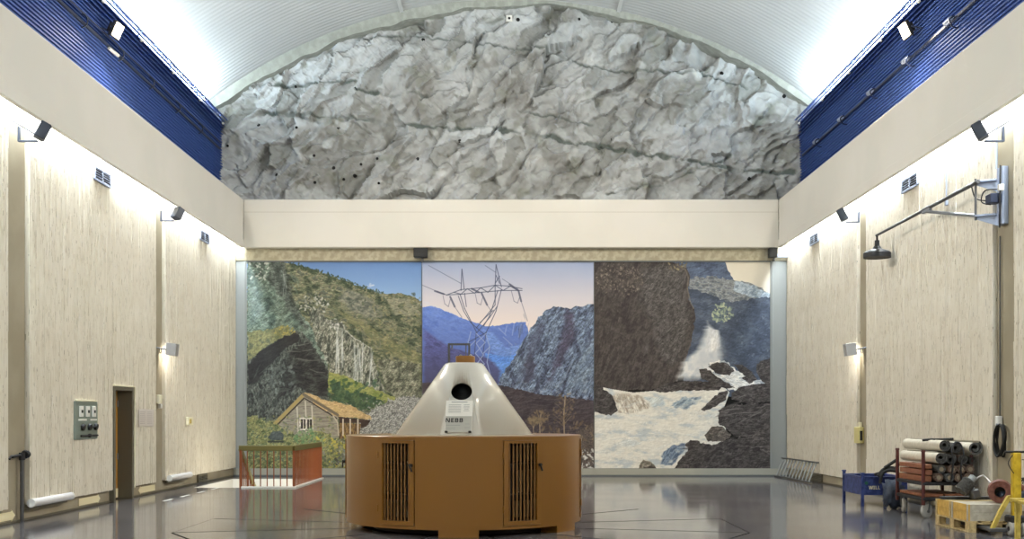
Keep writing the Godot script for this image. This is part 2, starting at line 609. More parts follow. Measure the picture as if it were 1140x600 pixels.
# ------------------------------------------------------------------ vault and rock
func vault_and_rock() -> void:
	# corrugated vault: waves run across the hall, so the sheet ripples along z
	var st := mb()
	var na := 44
	var amax := asin(8.75 / VAULT_R)
	var pitch := 0.19
	var zn := int((REAR_Z + 31.2) / pitch * 4)
	var z0 := REAR_Z
	var prof := [0.0, 0.012, 0.012, 0.0]
	for j in zn:
		var za: float = z0 - j * pitch / 4
		var zb: float = za - pitch / 4
		var ra: float = VAULT_R + prof[j % 4]
		var rb: float = VAULT_R + prof[(j + 1) % 4]
		for i in na:
			var t0 := lerpf(-amax, amax, float(i) / na)
			var t1 := lerpf(-amax, amax, float(i + 1) / na)
			var d0 := Vector3(sin(t0), cos(t0), 0)
			var d1 := Vector3(sin(t1), cos(t1), 0)
			var o := Vector3(0, VAULT_Y, 0)
			var sl := (rb - ra) / (pitch / 4)
			var n0 := (-d0 - Vector3(0, 0, sl)).normalized()
			var n1 := (-d1 - Vector3(0, 0, sl)).normalized()
			quad4(st, o + d0 * ra + Vector3(0, 0, za), o + d1 * ra + Vector3(0, 0, za), o + d1 * rb + Vector3(0, 0, zb), o + d0 * rb + Vector3(0, 0, zb), n0, n1, n1, n0)
	var v := struct("ceiling", st, M.vault, "white corrugated vaulted ceiling over the hall", "ceiling")
	# outer shell so that the sheet has a back
	st = mb()
	for i in na:
		var t0 := lerpf(-amax, amax, float(i) / na)
		var t1 := lerpf(-amax, amax, float(i + 1) / na)
		var d0 := Vector3(sin(t0), cos(t0), 0)
		var d1 := Vector3(sin(t1), cos(t1), 0)
		var o := Vector3(0, VAULT_Y, 0)
		var r := VAULT_R + 0.2
		quad4(st, o + d0 * r + Vector3(0, 0, REAR_Z), o + d1 * r + Vector3(0, 0, REAR_Z), o + d1 * r + Vector3(0, 0, -31.2), o + d0 * r + Vector3(0, 0, -31.2), d0, d1, d1, d0)
	part("roof_shell", st, M.shotcrete, v)
	# lengthwise cover strips
	for x in [-2.93, 2.88]:
		var a := asin(x / VAULT_R)
		var d := Vector3(sin(a), cos(a), 0)
		st = mb()
		var w: float = 0.05 if absf(x) < 4 else 0.02
		box(st, Vector3(0, VAULT_Y, -10.4) + d * (VAULT_R - 0.012), Vector3(w * 2, 0.03, 40.6), 0.006, Basis(Vector3(d.y, -d.x, 0), d, Vector3.BACK))
		part("cover_strip", st, M.vault_rib, v)
	# outer walls of the light troughs
	for s in [-1.0, 1.0]:
		st = mb()
		span(st, Vector3(s * 8.72, 7.0, REAR_Z), Vector3(s * 8.95, 9.9, -31.2))
		part("trough_wall", st, M.vault, v)
	# rough plaster band where the vault meets the rock
	st = mb()
	var nb := 150
	var fn := FastNoiseLite.new()
	fn.seed = 8
	fn.frequency = 0.7
	for i in nb:
		var q := []
		for e in [i, i + 1]:
			var t := lerpf(-0.66, 0.66, float(e) / nb)
			var d := Vector3(sin(t), cos(t), 0)
			var x := VAULT_R * sin(t)
			var wide := 0.08 + 0.1 * fn.get_noise_2d(x * 1.3, 5.0) + 0.13 * smoothstep(1.0, -2.5, x)
			q.append(Vector3(0, VAULT_Y, -30.0) + d * (VAULT_R + 0.02))
			q.append(Vector3(0, VAULT_Y, -30.15 - 0.1 * fn.get_noise_2d(x, 0)) + d * (VAULT_R - maxf(wide, 0.05)))
			q.append(Vector3(0, VAULT_Y, -30.9) + d * (VAULT_R - maxf(wide, 0.05) - 0.02))
		var n := Vector3(-sin((float(i) / nb - 0.5) * 1.32) * 0.3, -0.3, 0.85).normalized()
		quad(st, q[0], q[3], q[4], q[1], n)
		quad(st, q[1], q[4], q[5], q[2], Vector3(n.x * 3, -1, 0).normalized())
	part("plaster_band", st, M.shotcrete, v)
	rock()

func rock() -> void:
	var nx := 520
	var ny := 200
	var x0 := -8.75
	var x1 := 8.75
	var y0 := 6.85
	var y1 := 13.0
	var r := RandomNumberGenerator.new()
	r.seed = 99
	# facets: random tilted planes around scattered points, in a frame that leans to the right like the strata
	var sets := []
	for spec in [[1.5, 0.09, 0.36], [0.55, 0.04, 0.6], [0.2, 0.014, 0.6]]:
		var cell: float = spec[0]
		var pts := {}
		var lim := int(20 / cell) + 3
		for i in range(-lim, lim):
			for j in range(-lim, lim):
				pts[Vector2i(i, j)] = [Vector2(i + r.randf(), j + r.randf()) * cell, r.randf_range(-1, 1) * spec[1], Vector2(r.randf_range(-1, 1), r.randf_range(-1, 1)) * spec[2]]
		sets.append([cell, pts])
	var low := FastNoiseLite.new()
	low.seed = 3
	low.frequency = 0.16
	low.fractal_octaves = 3
	var rid := FastNoiseLite.new()
	rid.seed = 4
	rid.frequency = 0.55
	rid.fractal_type = FastNoiseLite.FRACTAL_RIDGED
	rid.fractal_octaves = 4
	var fine := FastNoiseLite.new()
	fine.seed = 6
	fine.frequency = 2.2
	fine.fractal_octaves = 3
	var warp := FastNoiseLite.new()
	warp.seed = 7
	warp.frequency = 0.5
	var tone := FastNoiseLite.new()
	tone.seed = 12
	tone.frequency = 0.35
	tone.fractal_octaves = 4
	# green-black seams across the face, as they run in the rock: x, y
	var veins := [
		[[-7.0, 9.75], [-5.6, 9.72], [-4.2, 9.6], [-3.0, 9.5], [-1.7, 9.42], [-0.3, 9.35], [0.6, 9.25], [1.8, 9.0], [3.2, 8.75], [4.8, 8.5], [6.2, 8.3], [7.6, 8.15], [0.034]],
		[[-7.3, 10.45], [-6.5, 10.55], [-5.5, 10.6], [-4.6, 10.63], [-4.2, 10.6], [0.028]],
		[[-4.2, 10.4], [-3.6, 10.3], [-3.0, 10.25], [0.02]],
		[[-2.8, 10.32], [-2.3, 10.27], [0.025]],
		[[-4.0, 11.8], [-3.0, 11.95], [-1.6, 11.75], [-0.2, 11.5], [1.2, 11.45], [2.2, 11.05], [3.4, 10.95], [5.2, 10.85], [6.4, 10.5], [0.008]],
		[[0.2, 9.85], [1.2, 9.7], [2.2, 9.5], [0.008]],
		[[2.6, 7.6], [4.2, 7.9], [5.2, 8.3], [6.0, 8.7], [0.012]],
	]
	var pos := PackedVector3Array()
	var col := PackedColorArray()
	pos.resize(nx * ny)
	col.resize(nx * ny)
	var lean := 0.75
	for j in ny:
		var y := lerpf(y0, y1, float(j) / (ny - 1))
		for i in nx:
			var x := lerpf(x0, x1, float(i) / (nx - 1))
			var wx := x + warp.get_noise_2d(x, y) * 0.35
			var wy := y + warp.get_noise_2d(x + 40, y) * 0.35
			var u := (wx * cos(lean) + wy * sin(lean)) * 0.62
			var w := (-wx * sin(lean) + wy * cos(lean)) * 1.5
			var h := 0.0
			var bare := 0.0
			for s in sets:
				var c: float = s[0]
				var ci := Vector2i(floori(u / c), floori(w / c))
				var best := 1e9
				var bp: Array
				for a in range(-1, 2):
					for b in range(-1, 2):
						var q: Array = s[1].get(ci + Vector2i(a, b), [])
						if q.is_empty():
							continue
						var dd := (q[0] as Vector2).distance_squared_to(Vector2(u, w))
						if dd < best:
							best = dd
							bp = q
				if bp:
					h += bp[1] + (Vector2(u, w) - bp[0]).dot(bp[2]) * 0.55
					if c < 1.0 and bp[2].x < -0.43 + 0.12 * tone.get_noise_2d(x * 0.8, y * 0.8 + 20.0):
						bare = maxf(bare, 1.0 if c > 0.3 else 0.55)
			var ridge := rid.get_noise_2d(x * 0.9 + y * 0.5, y * 1.2 - x * 0.4)
			h += low.get_noise_2d(x, y) * 0.25 + ridge * 0.055 + fine.get_noise_2d(x, y) * 0.03
			# lower flanks bulge out beside the blue cladding
			h += 0.25 * smoothstep(6.6, 7.8, absf(x)) * (1.0 - smoothstep(9.1, 9.7, y))
			var vein := 0.0
			for vn in veins:
				var wdt: float = vn[-1][0]
				for k in vn.size() - 2:
					if x < vn[k][0] - 0.2 or x > vn[k + 1][0] + 0.2:
						continue
					var cp := Geometry2D.get_closest_point_to_segment(Vector2(x, y), Vector2(vn[k][0], vn[k][1]), Vector2(vn[k + 1][0], vn[k + 1][1]))
					var wob := Vector2(0, warp.get_noise_2d(x * 3.0, k) * 0.08 + fine.get_noise_2d(x * 1.2, 3.0) * 0.05)
					var d := Vector2(x, y).distance_to(cp + wob)
					var ww := wdt * (0.7 + 2.2 * tone.get_noise_2d(x * 4.0, y))
					vein = maxf(vein, (1.0 - smoothstep(ww, ww + 0.04, d)) * clampf(0.85 + 1.3 * tone.get_noise_2d(x * 2.5, k), 0.3, 1.0))
			h -= vein * 0.06
			pos[j * nx + i] = Vector3(x, y, -30.45 + clampf(h, -0.6, 0.75))
			var t := tone.get_noise_2d(x, y)
			var t2 := tone.get_noise_2d(x * 3.1 + 50, y * 3.1)
			var c := Color(0.375, 0.385, 0.38)
			c = c.lerp(Color(0.46, 0.475, 0.48), smoothstep(-0.1, 0.45, t))           # pale quartz
			c = c.lerp(Color(0.215, 0.21, 0.195), smoothstep(0.12, 0.42, -t + t2 * 0.5) * 0.65)   # brownish gneiss
			c = c.lerp(Color(0.25, 0.26, 0.22), smoothstep(0.3, 0.5, t2) * 0.6)       # lichen-green film
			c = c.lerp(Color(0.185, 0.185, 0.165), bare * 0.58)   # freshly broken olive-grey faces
			c = c.lerp(Color(0.55, 0.56, 0.55), smoothstep(0.34, 0.5, fine.get_noise_2d(x * 0.4 + 9, y * 0.4)) * 0.5)
			c = c * (1.0 + 0.16 * fine.get_noise_2d(x * 2.0, y * 2.0))
			c = c.lerp(Color(0.085, 0.105, 0.092), vein * 0.85)
			c.a = 1.0
			col[j * nx + i] = c
	var nor := PackedVector3Array()
	nor.resize(nx * ny)
	for j in ny:
		for i in nx:
			var a := pos[j * nx + maxi(i - 1, 0)]
			var b := pos[j * nx + mini(i + 1, nx - 1)]
			var c := pos[maxi(j - 1, 0) * nx + i]
			var d := pos[mini(j + 1, ny - 1) * nx + i]
			nor[j * nx + i] = (b - a).cross(d - c).normalized()
	var idx := PackedInt32Array()
	for j in ny - 1:
		for i in nx - 1:
			var a := j * nx + i
			idx.append_array(PackedInt32Array([a, a + nx, a + 1, a + 1, a + nx, a + nx + 1]))
	var arr := []
	arr.resize(Mesh.ARRAY_MAX)
	arr[Mesh.ARRAY_VERTEX] = pos
	arr[Mesh.ARRAY_NORMAL] = nor
	arr[Mesh.ARRAY_COLOR] = col
	arr[Mesh.ARRAY_INDEX] = idx
	var am := ArrayMesh.new()
	am.add_surface_from_arrays(Mesh.PRIMITIVE_TRIANGLES, arr)
	var o := share("wall_rock", am, M.rock, self)
	tag(o, "craggy grey natural rock face under the vault with dark green seams", "rock face", "", "structure")
	# blast holes drilled into the face
	var st := mb()
	lathe(st, [Vector2(0.0, 0.004), Vector2(0.05, 0.004), Vector2(0.062, 0.012), Vector2(0.062, -0.05)], 12)
	var hm := st.commit()
	for p in [[-3.94, 11.8], [-2.38, 11.76], [-4.19, 10.45], [-5.84, 10.54], [-6.83, 9.44], [-5.78, 9.34], [-4.66, 9.35], [-6.58, 8.79], [-5.33, 8.63], [-4.82, 8.31], [-4.07, 8.38], [-3.63, 8.55], [-2.53, 8.58], [-1.39, 9.07], [-4.24, 8.1], [-4.55, 8.0], [-3.57, 7.83], [-5.31, 7.9], [-6.37, 8.11], [-7.6, 8.2], [-7.6, 8.84], [1.83, 12.28], [2.74, 12.33], [6.76, 10.81], [7.41, 10.24], [2.6, 9.79], [2.7, 9.06], [5.73, 10.9], [3.41, 7.7], [6.47, 7.99], [0.2, 12.26]]:
		var i := clampi(roundi((p[0] - x0) / (x1 - x0) * (nx - 1)), 0, nx - 1)
		var j := clampi(roundi((p[1] - y0) / (y1 - y0) * (ny - 1)), 0, ny - 1)
		var at := pos[j * nx + i]
		var sc := 0.5 + 0.3 * absf(sin(p[0] * 7.0))
		share("drill_hole", hm, M.hole, o, at + Vector3(0, 0, 0.01), frame_of(nor[j * nx + i]).scaled_local(Vector3(sc, 1, sc)))
	# survey target near the crown
	var ti := roundi((-0.05 - x0) / (x1 - x0) * (nx - 1))
	var tj := roundi((12.29 - y0) / (y1 - y0) * (ny - 1))
	var tp := pos[tj * nx + ti] + Vector3(0, 0, 0.1)
	var tg := thing("survey_target", "small white square target with a black dot high on the rock", "target", tp)
	st = mb()
	box(st, Vector3.ZERO, Vector3(0.17, 0.17, 0.02), 0.004)
	part("plate", st, M.white, tg)
	st = mb()
	rod(st, Vector3(0, 0, 0.008), Vector3(0, 0, 0.016), 0.035, -1, 16)
	part("dot", st, M.black, tg)
	st = mb()
	rod(st, Vector3(0, 0, -0.25), Vector3(0, 0, -0.008), 0.012)
	part("pin", st, M.dark, tg)

# ------------------------------------------------------------------ blue cladding above the beams
func upper_walls() -> void:
	for s in [-1.0, 1.0]:
		var side := "left" if s < 0 else "right"
		var where := "doorway" if s < 0 else "swing arm"
		var w := struct_node("wall_upper_" + side, "blue horizontally ribbed cladding above the beam on the %s side" % where, "cladding")
		var st := mb()
		# narrow rounded ribs, 72 mm apart, standing out from the sheet
		var p := 0.072
		var y := 7.15
		while y < 9.1:
			var prev := Vector2(0.0, y)
			for k in range(1, 7):
				var cur := Vector2([0.0, 0.0, 0.034, 0.042, 0.042, 0.034, 0.0][k], y + p * [0.0, 0.56, 0.60, 0.66, 0.88, 0.95, 1.0][k])
				var a := Vector3(s * (BLUE_X - prev.x), prev.y, 0)
				var b := Vector3(s * (BLUE_X - cur.x), cur.y, 0)
				var e := cur - prev
				var n := Vector3(-s * e.y, -e.x, 0).normalized()
				quad(st, a + Vector3(0, 0, REAR_Z), a + Vector3(0, 0, -31.0), b + Vector3(0, 0, -31.0), b + Vector3(0, 0, REAR_Z), n)
				prev = cur
			y += p
		part("ribbed_sheet", st, M.blue, w)
		st = mb()
		span(st, Vector3(s * (BLUE_X + 0.002), 7.1, REAR_Z), Vector3(s * (BLUE_X + 0.03), BLUE_TOP, -31.0))
		part("backing", st, M.blue, w)
		# broad open slats towards the top, then the rails of the rim
		for i in 4:
			st = mb()
			var yy := 9.15 + i * 0.1
			prism(st, PackedVector2Array([Vector2(0, 0), Vector2(0.075, -0.03), Vector2(0.082, -0.022), Vector2(0.012, 0.052), Vector2(0, 0.055)]), 41.0, Vector3(s * BLUE_X, yy, -10.5), Basis(Vector3(-s, 0, 0), Vector3.UP, Vector3.BACK))
			part("slat", st, M.blue, w)
		for q in [[0.03, 9.56, 0.022], [0.1, 9.6, 0.02], [-0.02, 9.68, 0.016]]:
			st = mb()
			rod(st, Vector3(s * (BLUE_X - q[0]), q[1], REAR_Z), Vector3(s * (BLUE_X - q[0]), q[1], -30.9), q[2], -1, 10)
			part("rim_rail", st, M.blue_pipe, w)
		# clamps of the rim
		for i in 10:
			st = mb()
			var zz := -10.2 - i * 2.2
			box(st, Vector3(s * (BLUE_X - 0.1), 9.4, zz), Vector3(0.05, 0.05, 0.06), 0.008)
			part("clamp", st, M.white, w)
			st = mb()
			bar(st, Vector3(s * (BLUE_X - 0.03), 9.45, zz), Vector3(s * (BLUE_X - 0.02), 9.7, zz), 0.03, 0.02)
			part("rail_post", st, M.blue_pipe, w)
		# cable tray with brackets
		var t := thing("cable_tray", "dark cable tray clipped along the blue cladding on the %s side" % where, "cable tray", Vector3(s * BLUE_X, 0, 0))
		var ty := 8.68 if s < 0 else 8.5
		st = mb()
		var tl := -9.0 if s < 0 else -8.0
		span(st, Vector3(-s * 0.045, ty - 0.028, tl), Vector3(-s * 0.09, ty + 0.028, -29.8), 0.008)
		part("tray", st, M.dark_tray, t)
		if s < 0:
			st = mb()
			rod(st, Vector3(0.09, ty + 0.16, tl), Vector3(0.09, ty + 0.16, -29.8), 0.016, -1, 8)
			part("cable", st, M.dark_tray, t)
			for zz in [-14.6, -16.5, -18.4, -20.3, -22.2, -24.1, -26.0, -27.9]:
				st = mb()
				tube(st, curve([Vector3(0.03, ty + 0.18, zz), Vector3(0.13, ty + 0.1, zz), Vector3(0.13, ty - 0.02, zz), Vector3(0.03, ty - 0.09, zz)], 5), 0.012, 6)
				part("bracket", st, M.slate, t)
		else:
			for zz in [-15.4, -17.55, -19.7, -21.85, -24.0, -26.15, -28.3]:
				st = mb()
				rod(st, Vector3(-0.13, ty + 0.0, zz + 0.13), Vector3(-0.13, ty + 0.0, zz - 0.13), 0.045, -1, 14)
				part("coupling", st, M.galv, t)
				st = mb()
				tube(st, curve([Vector3(-0.1, ty + 0.02, zz + 0.2), Vector3(-0.2, ty - 0.05, zz + 0.24), Vector3(-0.14, ty - 0.16, zz + 0.2), Vector3(-0.03, ty - 0.18, zz + 0.18)], 5), 0.014, 6)
				part("bracket", st, M.dark_tray, t)

# ------------------------------------------------------------------ lower side walls
func side_walls() -> void:
	for s in [-1.0, 1.0]:
		var side := "left" if s < 0 else "right"
		var w := struct_node("wall_" + side, "side wall of rough cream panels %s" % ("with the doorway and switch panel" if s < 0 else "behind the trolley and rolls"), "wall")
		var st := mb()
		# recessed backing, with the doorway cut out on the left: z -20.5..-21.42
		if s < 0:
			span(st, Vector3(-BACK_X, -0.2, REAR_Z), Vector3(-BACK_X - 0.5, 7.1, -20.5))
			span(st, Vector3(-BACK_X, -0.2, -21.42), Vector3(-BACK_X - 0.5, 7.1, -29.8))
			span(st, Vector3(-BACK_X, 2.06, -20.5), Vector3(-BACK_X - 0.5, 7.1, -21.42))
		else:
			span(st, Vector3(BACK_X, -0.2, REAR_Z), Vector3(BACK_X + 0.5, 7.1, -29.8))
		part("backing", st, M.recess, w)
		st = mb()
		for q in ([[REAR_Z, -20.42], [-21.5, -29.5]] if s < 0 else [[REAR_Z, -29.5]]):
			span(st, Vector3(s * (BACK_X - 0.012), 0.0, q[0]), Vector3(s * (BACK_X + 0.01), 0.035, q[1]), 0.004)
		part("floor_cove", st, M.olive_grey, w)
		var bays := [[-23.5, -29.48], [-16.88, -22.88], [-10.2, -16.16], [-3.5, -9.5], [3.2, -2.8], [9.9, 3.9]]
		for i in bays.size():
			var holes := []
			if s < 0 and i == 1:
				holes = [[-20.4, -21.5, 2.15]]
			wall_panel(w, s, bays[i][0], bays[i][1], holes, i < 3, 100 + i * 7 + (50 if s > 0 else 0))

func wall_panel(parent: Node, s: float, za: float, zb: float, holes: Array, detailed: bool, seed_: int) -> void:
	var r := RandomNumberGenerator.new()
	r.seed = seed_
	var st := mb()
	var pits := mb()
	var ylo := 0.235
	var yhi := 6.5
	var base := s * (WALL_X + 0.012)
	var slabs := [[za, zb, ylo]]
	if holes:
		slabs = [[za, holes[0][0], ylo], [holes[0][0], holes[0][1], holes[0][2]], [holes[0][1], zb, ylo]]
	for sl in slabs:
		span(st, Vector3(base, sl[2], sl[0]), Vector3(s * (BACK_X + 0.01), yhi, sl[1]))
		if not detailed:
			continue
		var z: float = sl[0]
		while z > sl[1] + 0.01:
			var w := minf(r.randf_range(0.035, 0.085), z - sl[1])
			var y: float = sl[2] - r.randf_range(0.0, 0.01)
			while y < yhi - 0.02:
				var hgt := minf(r.randf_range(0.25, 1.5), yhi - y)
				var d := r.randf_range(0.003, 0.012)
				var x := base - s * d
				var g := r.randf_range(0.0, 0.0014)
				var z0 := z - g
				var z1 := z - w + g
				var y1 := y + hgt - r.randf_range(0.0, 0.006)
				var p := func(xx: float, yy: float, zz: float) -> Vector3: return Vector3(xx, yy, zz)
				var tw := r.randf_range(-0.004, 0.004)
				quad(st, p.call(x, y, z0), p.call(x - s * tw, y, z1), p.call(x - s * tw, y1, z1), p.call(x, y1, z0), Vector3(-s, 0, -tw * 10.0).normalized())
				quad(st, p.call(base, y, z0), p.call(x, y, z0), p.call(x, y1, z0), p.call(base, y1, z0), Vector3.BACK)
				quad(st, p.call(base, y, z1), p.call(x - s * tw, y, z1), p.call(x - s * tw, y1, z1), p.call(base, y1, z1), Vector3.FORWARD)
				quad(st, p.call(base, y1, z0), p.call(x, y1, z0), p.call(x, y1, z1), p.call(base, y1, z1), Vector3.UP)
				quad(st, p.call(base, y, z0), p.call(x, y, z0), p.call(x, y, z1), p.call(base, y, z1), Vector3.DOWN)
				for k in r.randi_range(1, 4):
					var py := r.randf_range(y, maxf(y1 - 0.2, y + 0.01))
					var ph := r.randf_range(0.02, 0.1)
					var pz := r.randf_range(z1 + 0.004, maxf(z0 - 0.014, z1 + 0.005))
					var pw := r.randf_range(0.004, 0.012)
					var px := x - s * (maxf(tw, 0.0) + 0.0012)
					quad(pits, p.call(px, py, pz), p.call(px, py, pz + pw), p.call(px, py + ph, pz + pw * 0.6), p.call(px, py + ph, pz), Vector3(-s, 0, 0))
				y += hgt
			z -= w
	var o := part("wall_panel", st, M.panel, parent)
	if detailed:
		var q := part("pits", pits, M.pit, o)
		q.set_meta("kind", "stuff")

# ------------------------------------------------------------------ painted pictures
var pim: Image
var pk := 2.5
var pox := 0.0
var poy := 290.0
var pn: Array = []

func pc(r: float, g: float, b: float) -> Color:
	return Color(r / 255.0, g / 255.0, b / 255.0)

# fills an outline (in picture units) with a mottle of colours. style: [freq across, freq down, turn, contrast, noise number]
func fill(pts: Array, cols: Array, style := [0.08, 0.08, 0.0, 1.0, 0], rough_edge := 0.0, soft := 0.0, alpha := 1.0, grade: Array = []) -> void:
	var poly := PackedVector2Array()
	var r := RandomNumberGenerator.new()
	r.seed = hash(pts) & 0xFFFFFF
	for i in pts.size():
		var a := Vector2(pts[i][0], pts[i][1])
		var b := Vector2(pts[(i + 1) % pts.size()][0], pts[(i + 1) % pts.size()][1])
		poly.append(a)
		if rough_edge > 0.0:
			var n := int(a.distance_to(b) / 2.5)
			for k in range(1, n):
				var p := a.lerp(b, float(k) / n)
				poly.append(p + Vector2(r.randfn(), r.randfn()) * rough_edge)
	var w := pim.get_width()
	var h := pim.get_height()
	var ylo := 1e9
	var yhi := -1e9
	for p in poly:
		ylo = minf(ylo, p.y)
		yhi = maxf(yhi, p.y)
	var n: FastNoiseLite = pn[style[4]]
	var emboss: float = style[5] if style.size() > 5 else (0.9 if style[0] + style[1] >= 0.16 else 0.0)
	var ca := cos(style[2])
	var sa := sin(style[2])
	for py in range(maxi(0, floori((ylo - poy) * pk)), mini(h, ceili((yhi - poy) * pk) + 1)):
		var y := poy + (py + 0.5) / pk
		var xs := []
		for i in poly.size():
			var a := poly[i]
			var b := poly[(i + 1) % poly.size()]
			if (a.y > y) != (b.y > y):
				xs.append(a.x + (y - a.y) / (b.y - a.y) * (b.x - a.x))
		xs.sort()
		for k in range(0, xs.size() - 1, 2):
			for px in range(maxi(0, ceili((xs[k] - pox) * pk - 0.5)), mini(w, floori((xs[k + 1] - pox) * pk - 0.5) + 1)):
				var x := pox + (px + 0.5) / pk
				var u: float = (x * ca + y * sa) * style[0] * 10.0
				var v: float = (-x * sa + y * ca) * style[1] * 10.0
				var broad := n.get_noise_2d(u * 0.55, v * 0.55)
				var t := clampf(0.5 + broad * style[3] * 1.1, 0.0, 0.999) * (cols.size() - 1)
				var c: Color = cols[int(t)].lerp(cols[mini(int(t) + 1, cols.size() - 1)], t - int(t))
				if emboss > 0.0:
					var e := n.get_noise_2d(u * 1.3 + 0.4, v * 1.3 + 0.55) - n.get_noise_2d(u * 1.3 - 0.4, v * 1.3 - 0.55)
					e += 0.6 * (n.get_noise_2d(u * 4.0 + 50.0, v * 4.0) - n.get_noise_2d(u * 4.0 + 51.0, v * 4.0 + 1.2))
					var lit := clampf(1.0 + e * emboss * 0.42, 0.6, 1.5)
					c = Color(c.r * lit, c.g * lit, c.b * lit)
				if grade:
					var g := clampf((y - grade[0]) / (grade[1] - grade[0]), 0.0, 1.0)
					c = c.lerp(grade[2], g)
				var al := alpha
				if soft > 0.0:
					al *= clampf(minf(minf(x - xs[k], xs[k + 1] - x), minf(y - ylo, yhi - y)) / soft, 0.0, 1.0)
				if al < 1.0:
					c = pim.get_pixel(px, py).lerp(c, al)
				pim.set_pixel(px, py, c)

func stroke(pts: Array, wide: float, c: Color, alpha := 1.0) -> void:
	for i in pts.size() - 1:
		var a := Vector2(pts[i][0], pts[i][1])
		var b := Vector2(pts[i + 1][0], pts[i + 1][1])
		var h := wide * 0.5
		for py in range(maxi(0, floori((minf(a.y, b.y) - h - poy) * pk) - 1), mini(pim.get_height(), ceili((maxf(a.y, b.y) + h - poy) * pk) + 1)):
			for px in range(maxi(0, floori((minf(a.x, b.x) - h - pox) * pk) - 1), mini(pim.get_width(), ceili((maxf(a.x, b.x) + h - pox) * pk) + 1)):
				var p := Vector2(pox + (px + 0.5) / pk, poy + (py + 0.5) / pk)
				var d := p.distance_to(Geometry2D.get_closest_point_to_segment(p, a, b))
				var k := clampf((h - d) * pk + 0.5, 0.0, 1.0) * alpha
				if k > 0.0:
					pim.set_pixel(px, py, pim.get_pixel(px, py).lerp(c, k))

# leaves, stones, spray: many small dabs inside a rectangle or ellipse
func dabs(n: int, x0: float, y0: float, x1: float, y1: float, size: float, cols: Array, alpha := 0.8, oval := true, stretch := 1.0) -> void:
	var r := RandomNumberGenerator.new()
	r.seed = int(x0 * 31 + y0 * 17 + n)
	for i in n:
		var p := Vector2(r.randf(), r.randf())
		if oval and (p - Vector2(0.5, 0.5)).length() > 0.5:
			continue
		var x := lerpf(x0, x1, p.x)
		var y := lerpf(y0, y1, p.y)
		var s := size * r.randf_range(0.5, 1.3)
		var c: Color = cols[r.randi() % cols.size()]
		stroke([[x, y], [x + s * r.randf_range(-0.8, 0.8), y + s * stretch * r.randf_range(-0.8, 0.8)]], s * 0.7, c, alpha)

# angular facets of bare rock: small slanted outlines, lighter and darker
func facets(n: int, x0: float, y0: float, x1: float, y1: float, size: float, turn: float, long: float, cols: Array, alpha: float) -> void:
	var r := RandomNumberGenerator.new()
	r.seed = int(x0 * 7 + y1 * 3 + n)
	for i in n:
		var p := Vector2(r.randf_range(x0, x1), r.randf_range(y0, y1))
		var a := turn + r.randfn() * 0.25
		var d := Vector2(cos(a), sin(a)) * size * long * r.randf_range(0.4, 1.2)
		var e := Vector2(-sin(a), cos(a)) * size * r.randf_range(0.25, 0.8)
		var q := [p - d, p + e * r.randf_range(0.2, 1.0) - d * 0.3, p + d, p - e * r.randf_range(0.2, 1.0) + d * 0.2]
		var poly := []
		for v in q:
			poly.append([v.x, v.y])
		fill(poly, [cols[r.randi() % cols.size()], cols[r.randi() % cols.size()]], [0.1, 0.1, a, 1.0, 0, 1.2], 0.0, 0.8, alpha)

func falls(x0: float, x1: float, y0: float, y1: float, n: int, spread: float, c: Color) -> void:
	var r := RandomNumberGenerator.new()
	r.seed = int(x0 * 13 + y0)
	for i in n:
		var x := r.randf_range(x0, x1)
		var a := lerpf(y0, y1, r.randf() * r.randf())
		var b := lerpf(a, y1, r.randf_range(0.4, 1.0))
		var d := r.randf_range(-1, 1) * spread
		stroke([[x, a], [x + d * 0.4 + r.randf_range(-0.4, 0.4), (a + b) / 2], [x + d, b]], r.randf_range(0.5, 1.2), c, r.randf_range(0.12, 0.42))

func start_picture(x0: float, x1: float) -> void:
	pox = x0
	pim = Image.create(int((x1 - x0) * pk), int(231 * pk), false, Image.FORMAT_RGB8)

func picture_noise(seed_: int, f: float, kind: int, oct: int) -> FastNoiseLite:
	var n := FastNoiseLite.new()
	n.seed = seed_
	n.frequency = f
	n.fractal_type = kind
	n.fractal_octaves = oct
	n.fractal_gain = 0.6
	return n

func murals() -> void:
	pn = [
		picture_noise(1, 0.1, FastNoiseLite.FRACTAL_FBM, 6),
		picture_noise(2, 0.12, FastNoiseLite.FRACTAL_FBM, 6),
		picture_noise(3, 0.2, FastNoiseLite.FRACTAL_FBM, 3),
	]
	paint_waterfall_hut()
	picture(-6.95, -2.355, "picture of a turf-roofed log hut below a waterfall hillside", 0)
	paint_fjord_pylon()
	picture(-2.335, 2.175, "picture of a power pylon over a blue fjord valley", 1)
	paint_rapids()
	picture(2.195, 6.815, "picture of white river rapids between dark cliffs and boulders", 2)

func picture(xa: float, xb: float, label: String, _k: int) -> void:
	var at := Vector3((xa + xb) * 0.5, 0.205, BACK_Z)
	var t := thing("mural_panel", label, "mural", at, 0.0, "photo murals on the end wall")
	var m := mat(Color.WHITE, 0.55, 0.0, 0.35)
	m.albedo_texture = ImageTexture.create_from_image(pim)
	var w := xb - xa
	var st := mb()
	var h := 5.43
	var z := 0.012
	var p := [Vector3(-w / 2, 0, z), Vector3(w / 2, 0, z), Vector3(w / 2, h, z), Vector3(-w / 2, h, z)]
	var uv := [Vector2(0, 1), Vector2(1, 1), Vector2(1, 0), Vector2(0, 0)]
	for i in [0, 2, 1, 0, 3, 2]:
		st.set_normal(Vector3.BACK)
		st.set_uv(uv[i])
		st.add_vertex(p[i])
	part("print", st, m, t)
	st = mb()
	span(st, Vector3(-w / 2, 0, -0.015), Vector3(w / 2, h, 0.0115))
	part("board", st, M.dark, t)

